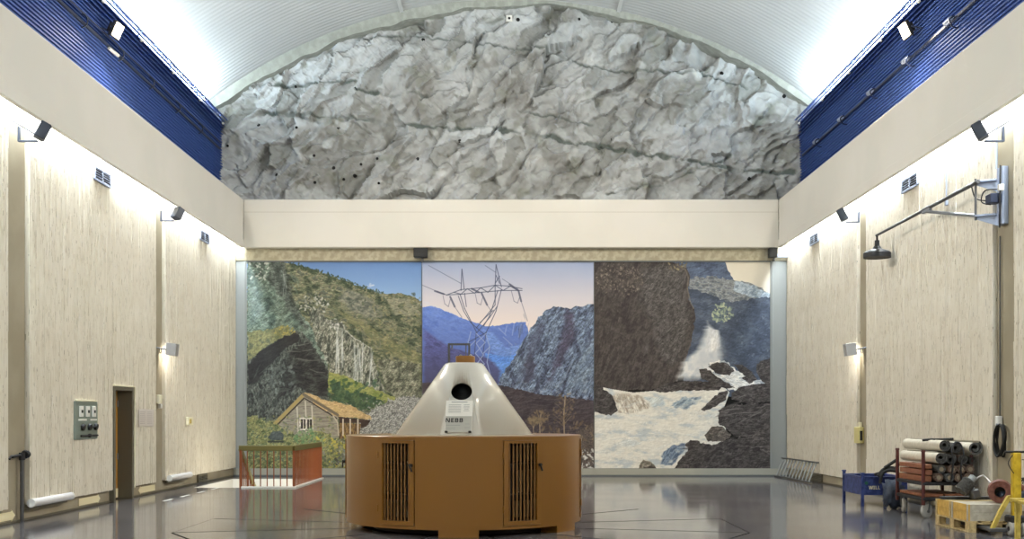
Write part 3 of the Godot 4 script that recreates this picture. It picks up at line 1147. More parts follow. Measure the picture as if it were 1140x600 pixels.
func paint_waterfall_hut() -> void:
	start_picture(275, 469.5)
	fill([[275, 290], [470, 290], [470, 345], [275, 345]], [pc(98, 130, 182), pc(104, 136, 186)], [0.02, 0.02, 0, 1, 0], 0, 0, 1, [290, 335, pc(142, 172, 210)])
	dabs(8, 409, 314, 418, 320, 3.0, [pc(200, 205, 215)], 0.5)
	# far hillside
	fill([[310, 289], [326, 292], [345, 297], [365, 305], [385, 311], [400, 317], [418, 324], [430, 326], [447, 325], [458, 328], [470, 333], [470, 522], [275, 522], [275, 289]], [pc(56, 66, 54), pc(84, 92, 72), pc(104, 108, 86), pc(132, 128, 104), pc(88, 94, 82)], [0.09, 0.14, 0.35, 1.3, 0, 1.4], 0.7)
	for i in 60:
		var x := 322.0 + i * 1.75
		var y := 291.0 + (x - 322.0) * 0.34 if x < 418 else 325.0
		dabs(3, x - 2, y - 3, x + 2, y + 3, 2.2, [pc(52, 66, 50), pc(70, 82, 60)], 0.8)
	fill([[385, 318], [415, 330], [432, 352], [410, 356], [390, 345], [372, 330]], [pc(80, 86, 80), pc(120, 122, 112), pc(150, 146, 132)], [0.14, 0.2, 0.4, 1.5, 1], 1.2, 6, 0.8)
	fill([[420, 326], [470, 334], [470, 352], [440, 350]], [pc(128, 130, 112), pc(160, 154, 132), pc(92, 98, 80)], [0.12, 0.2, 0.3, 1.5, 0], 1.2, 4, 0.8)
	dabs(140, 400, 325, 470, 400, 3.2, [pc(70, 80, 60), pc(120, 120, 88), pc(150, 142, 104), pc(60, 68, 56)], 0.55, false)
	facets(55, 350, 334, 466, 400, 6.0, 0.35, 2.6, [pc(70, 78, 64), pc(124, 124, 100), pc(98, 102, 84), pc(140, 136, 116)], 0.4)
	# yellow slope
	fill([[352, 326], [368, 338], [385, 356], [404, 372], [430, 392], [460, 410], [470, 418], [470, 392], [440, 378], [410, 360], [380, 342]], [pc(112, 114, 80), pc(140, 134, 96), pc(96, 102, 76)], [0.1, 0.2, 0.6, 1.3, 0, 1.2], 1.2, 4, 0.65)
	dabs(70, 395, 365, 470, 410, 3.2, [pc(150, 140, 100), pc(104, 112, 80), pc(86, 96, 72), pc(160, 154, 126)], 0.45, false)
	# pale cliff on the near side
	fill([[275, 289], [312, 289], [322, 330], [348, 365], [365, 400], [365, 420], [275, 420]], [pc(74, 88, 82), pc(100, 116, 106), pc(122, 136, 126), pc(86, 100, 90)], [0.1, 0.06, 0.6, 1.3, 0, 1.6], 0.8)
	fill([[275, 296], [290, 300], [297, 345], [275, 370]], [pc(116, 134, 134), pc(140, 154, 152)], [0.1, 0.05, 0.5, 1.3, 1, 1.4], 1, 8, 0.6)
	dabs(90, 278, 291, 312, 312, 2.6, [pc(205, 205, 198), pc(80, 90, 84), pc(60, 68, 62)], 0.7, false)
	facets(50, 277, 300, 335, 366, 5.0, 1.0, 2.4, [pc(138, 152, 144), pc(82, 96, 90), pc(112, 128, 120)], 0.4)
	# dark gully with a thin fall
	fill([[300, 289], [318, 289], [324, 312], [330, 335], [342, 360], [349, 374], [334, 362], [320, 342], [306, 322], [296, 310]], [pc(44, 50, 48), pc(68, 74, 70), pc(92, 100, 94)], [0.14, 0.1, 0.9, 1.4, 1, 1.8], 1.2, 3, 0.85)
	falls(315, 318, 300, 332, 9, 4.0, pc(196, 204, 202))
	dabs(150, 334, 325, 366, 352, 2.6, [pc(188, 186, 176), pc(74, 80, 74), pc(140, 140, 128), pc(54, 60, 56)], 0.75)
	# rock shelf of the falls
	fill([[345, 340], [366, 355], [378, 358], [396, 376], [412, 385], [416, 400], [424, 425], [432, 440], [400, 432], [372, 418], [362, 398], [350, 376]], [pc(70, 74, 68), pc(108, 112, 102), pc(150, 148, 136), pc(92, 96, 84)], [0.16, 0.06, 0.15, 1.4, 1, 1.9], 1.0)
	dabs(60, 352, 352, 380, 410, 2.8, [pc(190, 190, 180), pc(120, 120, 108), pc(66, 70, 64)], 0.6, false)
	facets(36, 350, 352, 424, 428, 4.5, 1.3, 2.2, [pc(140, 140, 130), pc(70, 74, 68), pc(112, 114, 104)], 0.45)
	var foam := pc(222, 226, 224)
	falls(373.5, 378, 360, 419, 16, 1.0, foam)
	falls(379, 382, 362, 416, 9, 1.0, foam)
	falls(392, 399, 376, 428, 15, 2.5, foam)
	falls(399, 405, 380, 432, 15, 3.0, foam)
	falls(411, 416, 386, 434, 12, 4.0, foam)
	dabs(50, 364, 354, 384, 364, 2.2, [pc(214, 214, 208), pc(96, 98, 92)], 0.6)
	stroke([[384, 366], [394, 375], [404, 381], [414, 387]], 1.2, pc(200, 198, 190), 0.5)
	fill([[418, 395], [470, 405], [470, 448], [440, 446], [426, 430]], [pc(74, 76, 66), pc(112, 114, 98), pc(146, 144, 128)], [0.16, 0.1, 0.3, 1.5, 1, 1.8], 1.4, 4, 0.9)
	# overhanging black rock
	fill([[275, 396], [300, 374], [318, 366], [336, 368], [344, 377], [360, 400], [366, 412], [367, 444], [340, 444], [300, 470], [275, 470]], [pc(54, 56, 56), pc(76, 82, 78), pc(94, 98, 92), pc(62, 66, 64)], [0.14, 0.08, -0.5, 1.4, 1, 1.9], 0.8)
	fill([[275, 368], [296, 366], [318, 362], [326, 370], [300, 382], [275, 404]], [pc(108, 112, 82), pc(136, 134, 96), pc(92, 98, 80)], [0.12, 0.12, -0.3, 1.3, 0], 1.2)
	dabs(60, 305, 361, 330, 374, 2.4, [pc(176, 160, 88), pc(150, 142, 90), pc(120, 118, 74)], 0.8)
	fill([[276, 404], [292, 388], [308, 378], [326, 369], [334, 372], [332, 380], [318, 386], [308, 398], [296, 412], [284, 426], [276, 428]], [pc(42, 42, 44), pc(54, 54, 54)], [0.1, 0.1, 0, 1, 0, 0.8], 0.8, 1.0)
	fill([[322, 390], [344, 378], [358, 398], [366, 414], [367, 441], [350, 441], [334, 430], [318, 440], [306, 446], [316, 414]], [pc(40, 40, 42), pc(50, 50, 50), pc(68, 70, 68)], [0.1, 0.16, 0.2, 1.2, 0, 1.6], 0.8, 2.5)
	for q in [[322, 384, 344, 381], [320, 390, 348, 388], [330, 398, 356, 400], [345, 410, 362, 414]]:
		stroke([[q[0], q[1]], [(q[0] + q[2]) / 2, (q[1] + q[3]) / 2 + 1.2], [q[2], q[3]]], 1.1, pc(130, 130, 124), 0.45)
	dabs(40, 300, 405, 330, 440, 4.0, [pc(96, 104, 98), pc(130, 140, 136), pc(40, 42, 42)], 0.5, true, 2.0)
	facets(50, 278, 400, 330, 462, 5.0, -0.9, 2.4, [pc(104, 110, 104), pc(48, 50, 50), pc(78, 84, 80)], 0.45)
	facets(24, 322, 384, 366, 438, 5.0, 0.3, 2.2, [pc(34, 34, 36), pc(72, 74, 72)], 0.45)
	# meadow and bushes
	fill([[366, 414], [384, 417], [404, 427], [428, 437], [448, 446], [430, 450], [398, 444], [366, 436]], [pc(112, 124, 68), pc(136, 142, 84), pc(150, 150, 92)], [0.1, 0.2, 0.4, 1.2, 0], 0.6)
	fill([[366, 420], [376, 424], [388, 434], [404, 436], [424, 444], [432, 450], [410, 456], [372, 446]], [pc(54, 72, 56), pc(70, 90, 66), pc(84, 100, 70)], [0.14, 0.14, 0, 1.3, 0], 1.4)
	dabs(60, 366, 422, 426, 454, 4.0, [pc(54, 78, 56), pc(80, 104, 66), pc(64, 88, 72)], 0.7, false)
	# scree
	fill([[400, 470], [412, 458], [432, 444], [455, 440], [470, 442], [470, 522], [390, 522]], [pc(110, 110, 108), pc(146, 146, 142), pc(160, 160, 156)], [0.2, 0.2, 0, 1.2, 2, 1.6], 1.2)
	dabs(380, 402, 442, 472, 522, 1.8, [pc(178, 178, 174), pc(82, 82, 82), pc(128, 128, 124), pc(150, 148, 140)], 0.75, false)
	# hut
	fill([[306, 470], [338, 440], [376, 462], [377, 488], [306, 490]], [pc(120, 114, 104), pc(152, 146, 134), pc(136, 130, 116)], [0.03, 0.5, 0, 1.6, 2, 0.25])
	fill([[337, 437], [345, 437], [360, 444], [390, 450], [413, 463], [414, 467], [390, 464], [377, 463], [356, 453]], [pc(168, 142, 102), pc(196, 170, 128), pc(180, 156, 110)], [0.2, 0.2, 0.3, 1.5, 0], 0.6)
	fill([[377, 463], [413, 467], [408, 474], [402, 476], [402, 470], [378, 470]], [pc(52, 40, 36), pc(70, 54, 46)])
	fill([[378, 470], [402, 471], [400, 486], [378, 488]], [pc(104, 82, 56), pc(146, 120, 76), pc(80, 62, 46)], [0.4, 0.05, 0, 1.6, 2])
	for x in [382.0, 390.0, 398.5]:
		stroke([[x, 466], [x, 484]], 1.6, pc(196, 186, 168))
	stroke([[306, 471], [338, 438.5]], 4.0, pc(160, 140, 92))
	stroke([[309, 472], [338.5, 442.5]], 1.4, pc(52, 44, 38))
	stroke([[338, 438], [376, 461]], 3.0, pc(108, 98, 84))
	stroke([[340, 443], [375, 465]], 1.2, pc(48, 42, 38))
	for x in [330.8, 340.0, 347.2]:
		stroke([[x, 446 + absf(x - 340.0) * 0.7], [x + 1.5, 482]], 1.5, pc(196, 188, 172), 0.9)
	fill([[333.5, 464], [347.5, 464], [347.5, 478], [333.5, 478]], [pc(206, 200, 188), pc(200, 194, 182)])
	for x in [335.0, 338.2, 342.2, 345.0]:
		fill([[x, 466], [x + 2.2, 466], [x + 2.2, 476.5], [x, 476.5]], [pc(48, 42, 42), pc(56, 50, 48)])
	stroke([[371, 462], [376, 470], [377, 484]], 1.5, pc(176, 166, 148))
	# foreground shrubs, a dark boulder
	fill([[275, 462], [292, 464], [310, 474], [336, 484], [356, 478], [378, 488], [390, 496], [396, 522], [275, 522]], [pc(84, 94, 66), pc(116, 120, 82), pc(142, 140, 98), pc(92, 104, 82)], [0.16, 0.16, 0, 1.4, 0, 1.6], 1.8)
	dabs(520, 273, 462, 372, 522, 2.2, [pc(142, 140, 86), pc(94, 108, 72), pc(160, 154, 98), pc(76, 90, 66), pc(122, 128, 100)], 0.5, false)
	dabs(90, 328, 476, 362, 500, 3.0, [pc(104, 134, 92), pc(84, 118, 80), pc(124, 146, 104)], 0.7)
	dabs(150, 352, 486, 396, 522, 3.0, [pc(186, 172, 78), pc(150, 146, 82), pc(96, 98, 80), pc(128, 126, 116)], 0.7, false)
	fill([[298, 486], [303, 480], [312, 479], [316, 483], [315, 489], [303, 490]], [pc(62, 70, 70), pc(84, 92, 92)], [0.1, 0.1, 0, 1, 0], 0.4)
	stroke([[299, 491], [315, 491]], 2.0, pc(46, 50, 48), 0.8)
	dabs(80, 374, 498, 410, 522, 3.0, [pc(120, 120, 116), pc(90, 92, 88), pc(60, 62, 60), pc(150, 150, 146)], 0.8, false)

func paint_fjord_pylon() -> void:
	start_picture(470, 661)
	fill([[469, 289], [662, 289], [662, 400], [469, 400]], [pc(150, 164, 196), pc(156, 168, 198)], [0.02, 0.02, 0, 1, 0], 0, 0, 1, [290, 330, pc(204, 200, 208)])
	fill([[469, 330], [662, 330], [662, 400], [469, 400]], [pc(204, 200, 208), pc(204, 200, 208)], [0.02, 0.02, 0, 1, 0], 0, 0, 1, [330, 360, pc(228, 214, 208)])
	# far blue ridge
	fill([[469, 341], [480, 339], [492, 343], [506, 349], [520, 355], [535, 360], [546, 362], [556, 361], [570, 358], [585, 357], [588, 368], [600, 400], [600, 430], [469, 430]], [pc(96, 124, 196), pc(112, 138, 204), pc(86, 112, 186)], [0.06, 0.1, 0.5, 1.0, 0, 0.3], 0.5, 0, 1, [345, 425, pc(84, 100, 160)])
	for q in [[474, 337, 486, 341], [484, 339, 498, 345], [497, 344, 512, 352], [470, 334, 478, 336], [555, 364, 563, 372], [560, 374, 570, 383], [572, 360, 570, 372], [580, 360, 577, 374], [564, 362, 562, 370]]:
		stroke([[q[0], q[1]], [q[2], q[3]]], 1.3, pc(206, 212, 228), 0.28)
	fill([[535, 362], [552, 372], [566, 386], [578, 382], [586, 366], [582, 400], [556, 402], [545, 392]], [pc(110, 142, 206), pc(128, 158, 214)], [0.1, 0.1, 0.5, 1.2, 0], 1, 4, 0.7)
	fill([[540, 392], [562, 396], [574, 393], [570, 412], [560, 424], [546, 420]], [pc(86, 128, 204), pc(104, 146, 214)], [0.05, 0.2, 0, 1, 0], 0.4)
	# near shadowed slope
	fill([[469, 362], [486, 374], [505, 386], [525, 392], [540, 396], [552, 402], [560, 412], [556, 430], [469, 440]], [pc(76, 76, 124), pc(90, 92, 146), pc(66, 64, 104)], [0.08, 0.14, 0.5, 1.1, 0], 0.6, 5, 0.85, [380, 425, pc(70, 66, 92)])
	# grey mountain
	fill([[552, 430], [558, 418], [570, 400], [580, 382], [590, 366], [598, 354], [606, 345], [616, 339.5], [630, 341], [646, 340], [662, 337], [662, 446], [600, 438]], [pc(66, 72, 90), pc(90, 102, 124), pc(114, 128, 148), pc(96, 108, 130)], [0.12, 0.05, 0.3, 1.3, 1, 2.0], 0.7)
	fill([[630, 345], [640, 350], [642, 372], [632, 392], [624, 410], [616, 408], [622, 384], [630, 366]], [pc(64, 58, 74), pc(78, 70, 88), pc(58, 54, 70)], [0.14, 0.08, 0.3, 1.2, 0, 1.2], 1.2, 5, 0.8)
	fill([[584, 398], [592, 392], [596, 408], [590, 424], [582, 426]], [pc(58, 54, 66), pc(74, 70, 84)], [0.14, 0.08, 0.3, 1.2, 0], 1.0, 2, 0.9)
	fill([[640, 395], [655, 370], [662, 360], [662, 440], [628, 432]], [pc(86, 98, 118), pc(112, 128, 146), pc(134, 148, 162)], [0.16, 0.06, 0.4, 1.4, 1, 1.9], 1, 6, 0.6)
	fill([[586, 372], [600, 356], [612, 346], [606, 372], [596, 396], [600, 420], [586, 426], [576, 424], [580, 398]], [pc(70, 72, 92), pc(86, 92, 112)], [0.12, 0.06, 0.3, 1.2, 1, 1.6], 1.2, 6, 0.6)
	dabs(120, 566, 375, 662, 438, 2.0, [pc(150, 164, 176), pc(70, 78, 94), pc(132, 146, 160)], 0.3, false, 3.0)
	dabs(150, 556, 424, 662, 444, 2.2, [pc(160, 170, 184), pc(120, 130, 146), pc(96, 100, 116)], 0.5, false, 0.5)
	facets(70, 572, 350, 660, 432, 5.0, 1.85, 2.4, [pc(126, 140, 160), pc(62, 66, 84), pc(104, 118, 140)], 0.4)
	fill([[628, 342], [640, 346], [636, 372], [626, 396], [614, 424], [606, 428], [616, 396], [624, 368]], [pc(66, 62, 80), pc(80, 76, 96)], [0.12, 0.06, 0.3, 1.2, 1, 1.6], 1.2, 4, 0.7)
	stroke([[618, 430], [626, 424], [632, 412], [636, 404]], 1.4, pc(150, 160, 174), 0.4)
	# dark forested shore
	fill([[469, 425], [520, 426], [556, 428], [600, 438], [662, 445], [662, 522], [469, 522]], [pc(58, 52, 58), pc(74, 66, 70), pc(66, 58, 62)], [0.06, 0.14, 0, 1.2, 0], 0.5)
	fill([[640, 480], [662, 470], [662, 522], [640, 522]], [pc(84, 76, 72), pc(116, 104, 94), pc(66, 60, 60)], [0.3, 0.3, 0, 1.5, 2], 1, 2, 0.9)
	dabs(140, 580, 470, 662, 510, 3.0, [pc(110, 94, 72), pc(70, 62, 60), pc(138, 122, 98)], 0.55, false, 1.6)
	dabs(90, 640, 500, 664, 522, 2.6, [pc(206, 206, 204), pc(150, 150, 150), pc(80, 76, 74)], 0.85, false)
	# birch trees
	for q in [[628.0, 482.0, 440.0, 13.0, 1.8], [601.0, 481.0, 460.0, 10.0, 1.3], [594.0, 482.0, 468.0, 7.0, 1.0]]:
		stroke([[q[0], q[1]], [q[0] - 0.6, (q[1] + q[2]) / 2], [q[0] + 1, q[2]]], q[4] * 0.8, pc(164, 148, 122), 0.8)
		var r := RandomNumberGenerator.new()
		r.seed = int(q[0])
		for i in 16:
			var y := lerpf(q[1] - 12, q[2], r.randf())
			var d: float = r.randf_range(-1, 1) * q[3]
			stroke([[q[0], y + 6], [q[0] + d * 0.6, y], [q[0] + d, y - 3]], 0.6, pc(140, 124, 100), 0.5)
		dabs(110, q[0] - q[3], q[2] - 4, q[0] + q[3], q[1] - 10, 2.4, [pc(116, 100, 78), pc(88, 78, 66), pc(136, 120, 94)], 0.5)
	# pylon: lattice mast, cross-arm and insulators
	var ink := pc(62, 68, 92)
	var pale := pc(150, 164, 198)
	for l in [
		[[514, 298], [513, 322]], [[514, 298], [516.5, 320]], [[552, 293], [551, 318]], [[552, 293], [558, 318]], [[552, 305], [556, 314]], [[556, 306], [551, 314]],
		[[486, 323], [497, 327], [513, 321], [535, 319], [551, 316], [566, 317], [581, 320]], [[497, 327], [515, 326], [535, 324], [558, 322], [581, 322]],
		[[505, 324], [513, 326], [520, 320], [528, 325], [535, 319], [543, 324], [551, 316], [560, 322], [568, 317], [576, 322]],
		[[512, 326], [517, 342], [522, 352], [530, 368]], [[510, 328], [516, 345], [524, 358]], [[517, 325], [519, 340]],
		[[558, 321], [552, 345], [541, 369]], [[554, 322], [545, 350], [538, 362]], [[551, 318], [551, 338], [530, 364]], [[549, 344], [534, 358]], [[553, 340], [545, 352]],
		[[530, 368], [528, 395], [529, 425]], [[541, 369], [537, 395], [539, 425]], [[524, 358], [540, 372]], [[545, 352], [530, 370]], [[521, 380], [541, 369]]]:
		stroke(l, 0.85, ink, 0.8)
	for l in [[[530, 370], [540, 380], [529, 392], [539, 404], [529, 418]], [[541, 370], [530, 381], [538, 394], [529, 406], [540, 420]], [[524, 368], [521, 380], [523, 400], [518, 425]], [[541, 372], [545, 385], [542, 402], [548, 425]], [[523, 384], [529, 378]], [[545, 385], [538, 392]]]:
		stroke(l, 1.0, pale, 0.8)
	for l in [[[501, 329], [506, 340]], [[536, 325], [542, 338]], [[577, 322], [580, 334]], [[567, 315], [576, 321]], [[525, 320], [533, 324]], [[484, 322.5], [494, 326]]]:
		stroke(l, 2.0, pc(62, 66, 88), 0.7)
	for l in [[[493, 328], [495, 337], [499, 340], [501, 332]], [[529, 326], [531, 336], [535, 338], [537, 330]], [[569, 322], [572, 334], [576, 336], [578, 330]], [[506, 340], [514, 352]], [[542, 338], [546, 344]], [[580, 334], [587, 356]], [[477, 294], [513, 314]], [[470, 316], [484, 322]], [[540, 294], [552, 302]], [[559, 309], [570, 316]]]:
		stroke(l, 0.7, pc(92, 96, 118), 0.7)

func paint_rapids() -> void:
	start_picture(662, 857)
	fill([[661, 289], [858, 289], [858, 345], [661, 345]], [pc(216, 209, 194), pc(222, 215, 202)], [0.03, 0.03, 0, 1, 0])
	# far mountain and mist band
	fill([[735, 289], [806, 289], [810, 300], [816, 310], [830, 318], [830, 350], [735, 350]], [pc(78, 90, 112), pc(88, 102, 126), pc(70, 80, 102)], [0.06, 0.1, 0, 1.1, 0], 0.5)
	fill([[766, 308], [790, 306], [818, 311], [838, 315], [858, 326], [858, 345], [766, 345]], [pc(104, 110, 118), pc(142, 146, 148), pc(122, 126, 128), pc(92, 98, 106)], [0.12, 0.2, 0.2, 1.4, 0], 1.0)
	fill([[818, 311], [838, 315], [858, 326], [858, 332], [836, 330], [815, 322]], [pc(150, 164, 180), pc(176, 188, 200), pc(130, 144, 160)], [0.16, 0.16, 0.3, 1.4, 0], 0.8, 1.5)
	fill([[765, 320], [790, 326], [815, 336], [834, 331], [858, 329], [858, 440], [760, 440]], [pc(62, 70, 86), pc(72, 82, 100), pc(84, 94, 110)], [0.08, 0.1, 0.3, 1.2, 0, 0.7], 0.8)
	dabs(50, 820, 345, 857, 400, 2.4, [pc(120, 130, 146), pc(48, 56, 72), pc(92, 104, 122)], 0.5, false)
	dabs(130, 792, 338, 816, 357, 2.8, [pc(150, 162, 138), pc(120, 134, 122), pc(176, 182, 152), pc(96, 110, 112)], 0.8)
	# left cliff
	fill([[661, 289], [744, 289], [752, 292], [764, 297], [768, 306], [766, 318], [766, 332], [771, 340], [774, 352], [770, 375], [764, 398], [754, 424], [730, 432], [661, 436]], [pc(58, 52, 52), pc(68, 62, 60), pc(78, 72, 69), pc(62, 56, 55)], [0.1, 0.05, 0.1, 1.2, 0, 1.2], 0.6)
	fill([[712, 296], [744, 290], [764, 297], [768, 308], [765, 330], [771, 342], [772, 358], [764, 392], [748, 410], [730, 395], [722, 360], [708, 335]], [pc(64, 60, 60), pc(80, 77, 75), pc(98, 95, 92), pc(72, 69, 68)], [0.14, 0.08, 0.3, 1.5, 1, 1.9], 1.2, 9, 0.8)
	stroke([[752, 293], [763, 299], [766, 308], [765, 320], [768, 334], [772, 342]], 1.6, pc(140, 130, 112), 0.4)
	facets(60, 716, 302, 764, 410, 6.0, 1.9, 1.8, [pc(104, 100, 97), pc(56, 52, 52), pc(90, 86, 84)], 0.5)
	facets(30, 664, 330, 716, 428, 7.0, 1.5, 2.0, [pc(72, 66, 64), pc(50, 45, 45)], 0.4)
	dabs(40, 742, 290, 764, 299, 2.4, [pc(160, 148, 112), pc(120, 110, 90), pc(80, 72, 66)], 0.7)
	dabs(420, 664, 292, 716, 328, 1.6, [pc(140, 130, 114), pc(116, 107, 96), pc(156, 146, 130), pc(80, 72, 69)], 0.5)
	# mist and upper fall
	fill([[786, 354], [794, 362], [802, 368], [804, 384], [806, 400], [812, 408], [800, 416], [770, 424], [750, 424], [754, 408], [762, 396], [774, 388], [780, 374]], [pc(196, 200, 204), pc(222, 221, 218), pc(176, 184, 194)], [0.05, 0.04, 0, 1.2, 0], 1.0, 8)
	fill([[778, 374], [790, 360], [806, 376], [812, 396], [800, 408], [764, 412]], [pc(196, 201, 206), pc(168, 176, 188)], [0.04, 0.04, 0, 1, 0, 0.0], 0, 10, 0.5)
	fill([[788, 362], [801, 366], [803, 384], [796, 392], [784, 392]], [pc(226, 225, 222), pc(206, 208, 212)], [0.1, 0.04, 0, 1.2, 0, 0.5], 0.6, 4)
	# stream coming in from the right
	fill([[788, 404], [806, 400], [822, 412], [838, 420], [852, 424], [846, 436], [824, 436], [806, 430], [796, 418]], [pc(206, 208, 208), pc(228, 226, 220), pc(160, 168, 176)], [0.08, 0.2, 0.4, 1.3, 0], 0.8)
	# water
	fill([[661, 428], [680, 432], [705, 436], [730, 434], [760, 432], [806, 430], [812, 436], [806, 452], [808, 484], [800, 500], [770, 522], [661, 522]], [pc(184, 192, 196), pc(212, 211, 204), pc(224, 222, 214), pc(218, 215, 206)], [0.05, 0.12, 0.1, 1.2, 0, 0.28])
	fill([[694, 436], [716, 440], [724, 452], [700, 462], [682, 456], [680, 440]], [pc(196, 190, 178), pc(150, 138, 124), pc(214, 210, 200)], [0.2, 0.06, -0.5, 1.6, 0], 1, 3, 0.85)
	fill([[744, 452], [760, 441], [782, 440], [776, 450], [760, 456]], [pc(124, 144, 164), pc(164, 178, 188), pc(96, 114, 134)], [0.08, 0.25, -0.4, 1.4, 0], 1, 2.5, 0.9)
	fill([[716, 440], [738, 441], [742, 450], [726, 452]], [pc(160, 178, 190), pc(200, 208, 208)], [0.08, 0.2, -0.3, 1.4, 0], 1, 3, 0.8)
	fill([[734, 517], [738, 502], [750, 494], [766, 492], [760, 504], [748, 518]], [pc(72, 88, 112), pc(130, 148, 168), pc(92, 108, 132)], [0.1, 0.25, -0.9, 1.5, 0], 1, 2, 0.95)
	fill([[682, 492], [704, 486], [716, 492], [700, 500]], [pc(190, 200, 204), pc(210, 212, 208)], [0.05, 0.2, 0, 1.2, 0], 1, 4, 0.7)
	facets(70, 668, 440, 795, 514, 4.0, -0.15, 3.0, [pc(232, 230, 222), pc(190, 198, 202), pc(214, 213, 206)], 0.35)
	dabs(90, 675, 445, 800, 515, 4.0, [pc(238, 235, 226), pc(204, 208, 206), pc(222, 220, 210)], 0.35, false, 0.5)
	# dark rocks
	var rk := [pc(52, 49, 50), pc(66, 62, 62), pc(82, 78, 77), pc(58, 54, 55)]
	var rs := [0.1, 0.14, 0.25, 1.3, 0, 1.9]
	fill([[661, 426], [670, 428], [682, 440], [688, 456], [680, 462], [661, 458]], rk, rs, 0.6)
	fill([[726, 434], [742, 425], [766, 423], [798, 424], [803, 430], [800, 433.5], [760, 434], [735, 436]], rk, rs, 0.5)
	fill([[778, 410], [786, 409], [796, 417], [806, 424], [818, 431], [806, 431], [790, 425], [780, 420]], rk, rs, 0.5)
	fill([[788, 407], [798, 402], [810, 404], [817, 412], [812, 417], [798, 415]], rk, rs, 0.5)
	fill([[816, 404], [826, 405], [838, 414], [830, 418], [822, 412]], rk, rs, 0.5)
	fill([[825, 420], [838, 415], [842, 422], [834, 426]], rk, rs, 0.4)
	fill([[842, 404], [858, 396], [858, 428], [848, 424], [842, 414]], rk, rs, 0.6)
	fill([[780, 455], [786, 449], [800, 436], [810, 433.5], [808, 444], [796, 452], [784, 457]], rk, rs, 0.5)
	fill([[814, 436], [824, 430], [840, 427], [858, 425], [858, 446], [836, 449], [814, 444]], rk, rs, 0.5)
	fill([[799, 456], [812, 450], [830, 449], [858, 448], [858, 472], [840, 486], [816, 484], [806, 474], [799, 470]], rk, [0.08, 0.22, 0.1, 1.4, 0, 2.2], 0.6)
	fill([[784, 484], [792, 474], [804, 474], [814, 484], [806, 490], [788, 491]], [pc(70, 66, 64), pc(104, 98, 92), pc(86, 80, 76)], rs, 0.5)
	fill([[836, 486], [846, 474], [858, 468], [858, 522], [838, 500]], [pc(78, 74, 73), pc(60, 56, 56), pc(96, 91, 88)], rs, 0.6)
	fill([[748, 522], [762, 506], [766, 498], [780, 493], [796, 494], [812, 488], [836, 484], [846, 500], [858, 505], [858, 522]], rk, rs, 0.7)
	fill([[762, 495], [768, 489], [778, 490], [782, 498], [770, 500]], rk, rs, 0.4)
	fill([[710, 522], [716, 511], [724, 513], [732, 522]], [pc(96, 90, 80), pc(140, 134, 122), pc(64, 58, 54)], rs, 0.4)
	facets(36, 806, 450, 856, 484, 5.0, -0.3, 2.2, [pc(104, 100, 98), pc(48, 45, 46), pc(86, 82, 80)], 0.55)
	facets(36, 764, 496, 856, 520, 6.0, -0.4, 2.0, [pc(88, 84, 82), pc(46, 43, 44)], 0.5)
	facets(16, 818, 428, 856, 446, 4.0, -0.2, 2.0, [pc(96, 92, 90), pc(48, 45, 46)], 0.5)
	for q in [[802, 458, 826, 454], [806, 462, 842, 458], [822, 470, 846, 458], [848, 452, 857, 450], [812, 487, 836, 484], [800, 482, 808, 478], [822, 442, 840, 438], [848, 462, 857, 456], [782, 453, 806, 438], [836, 498, 856, 496], [806, 404, 815, 411], [846, 500, 856, 505]]:
		stroke([[q[0], q[1]], [(q[0] * 2 + q[2]) / 3, (q[1] * 2 + q[3]) / 3 - 0.8], [q[2], q[3]]], 1.0, pc(150, 147, 143), 0.4)

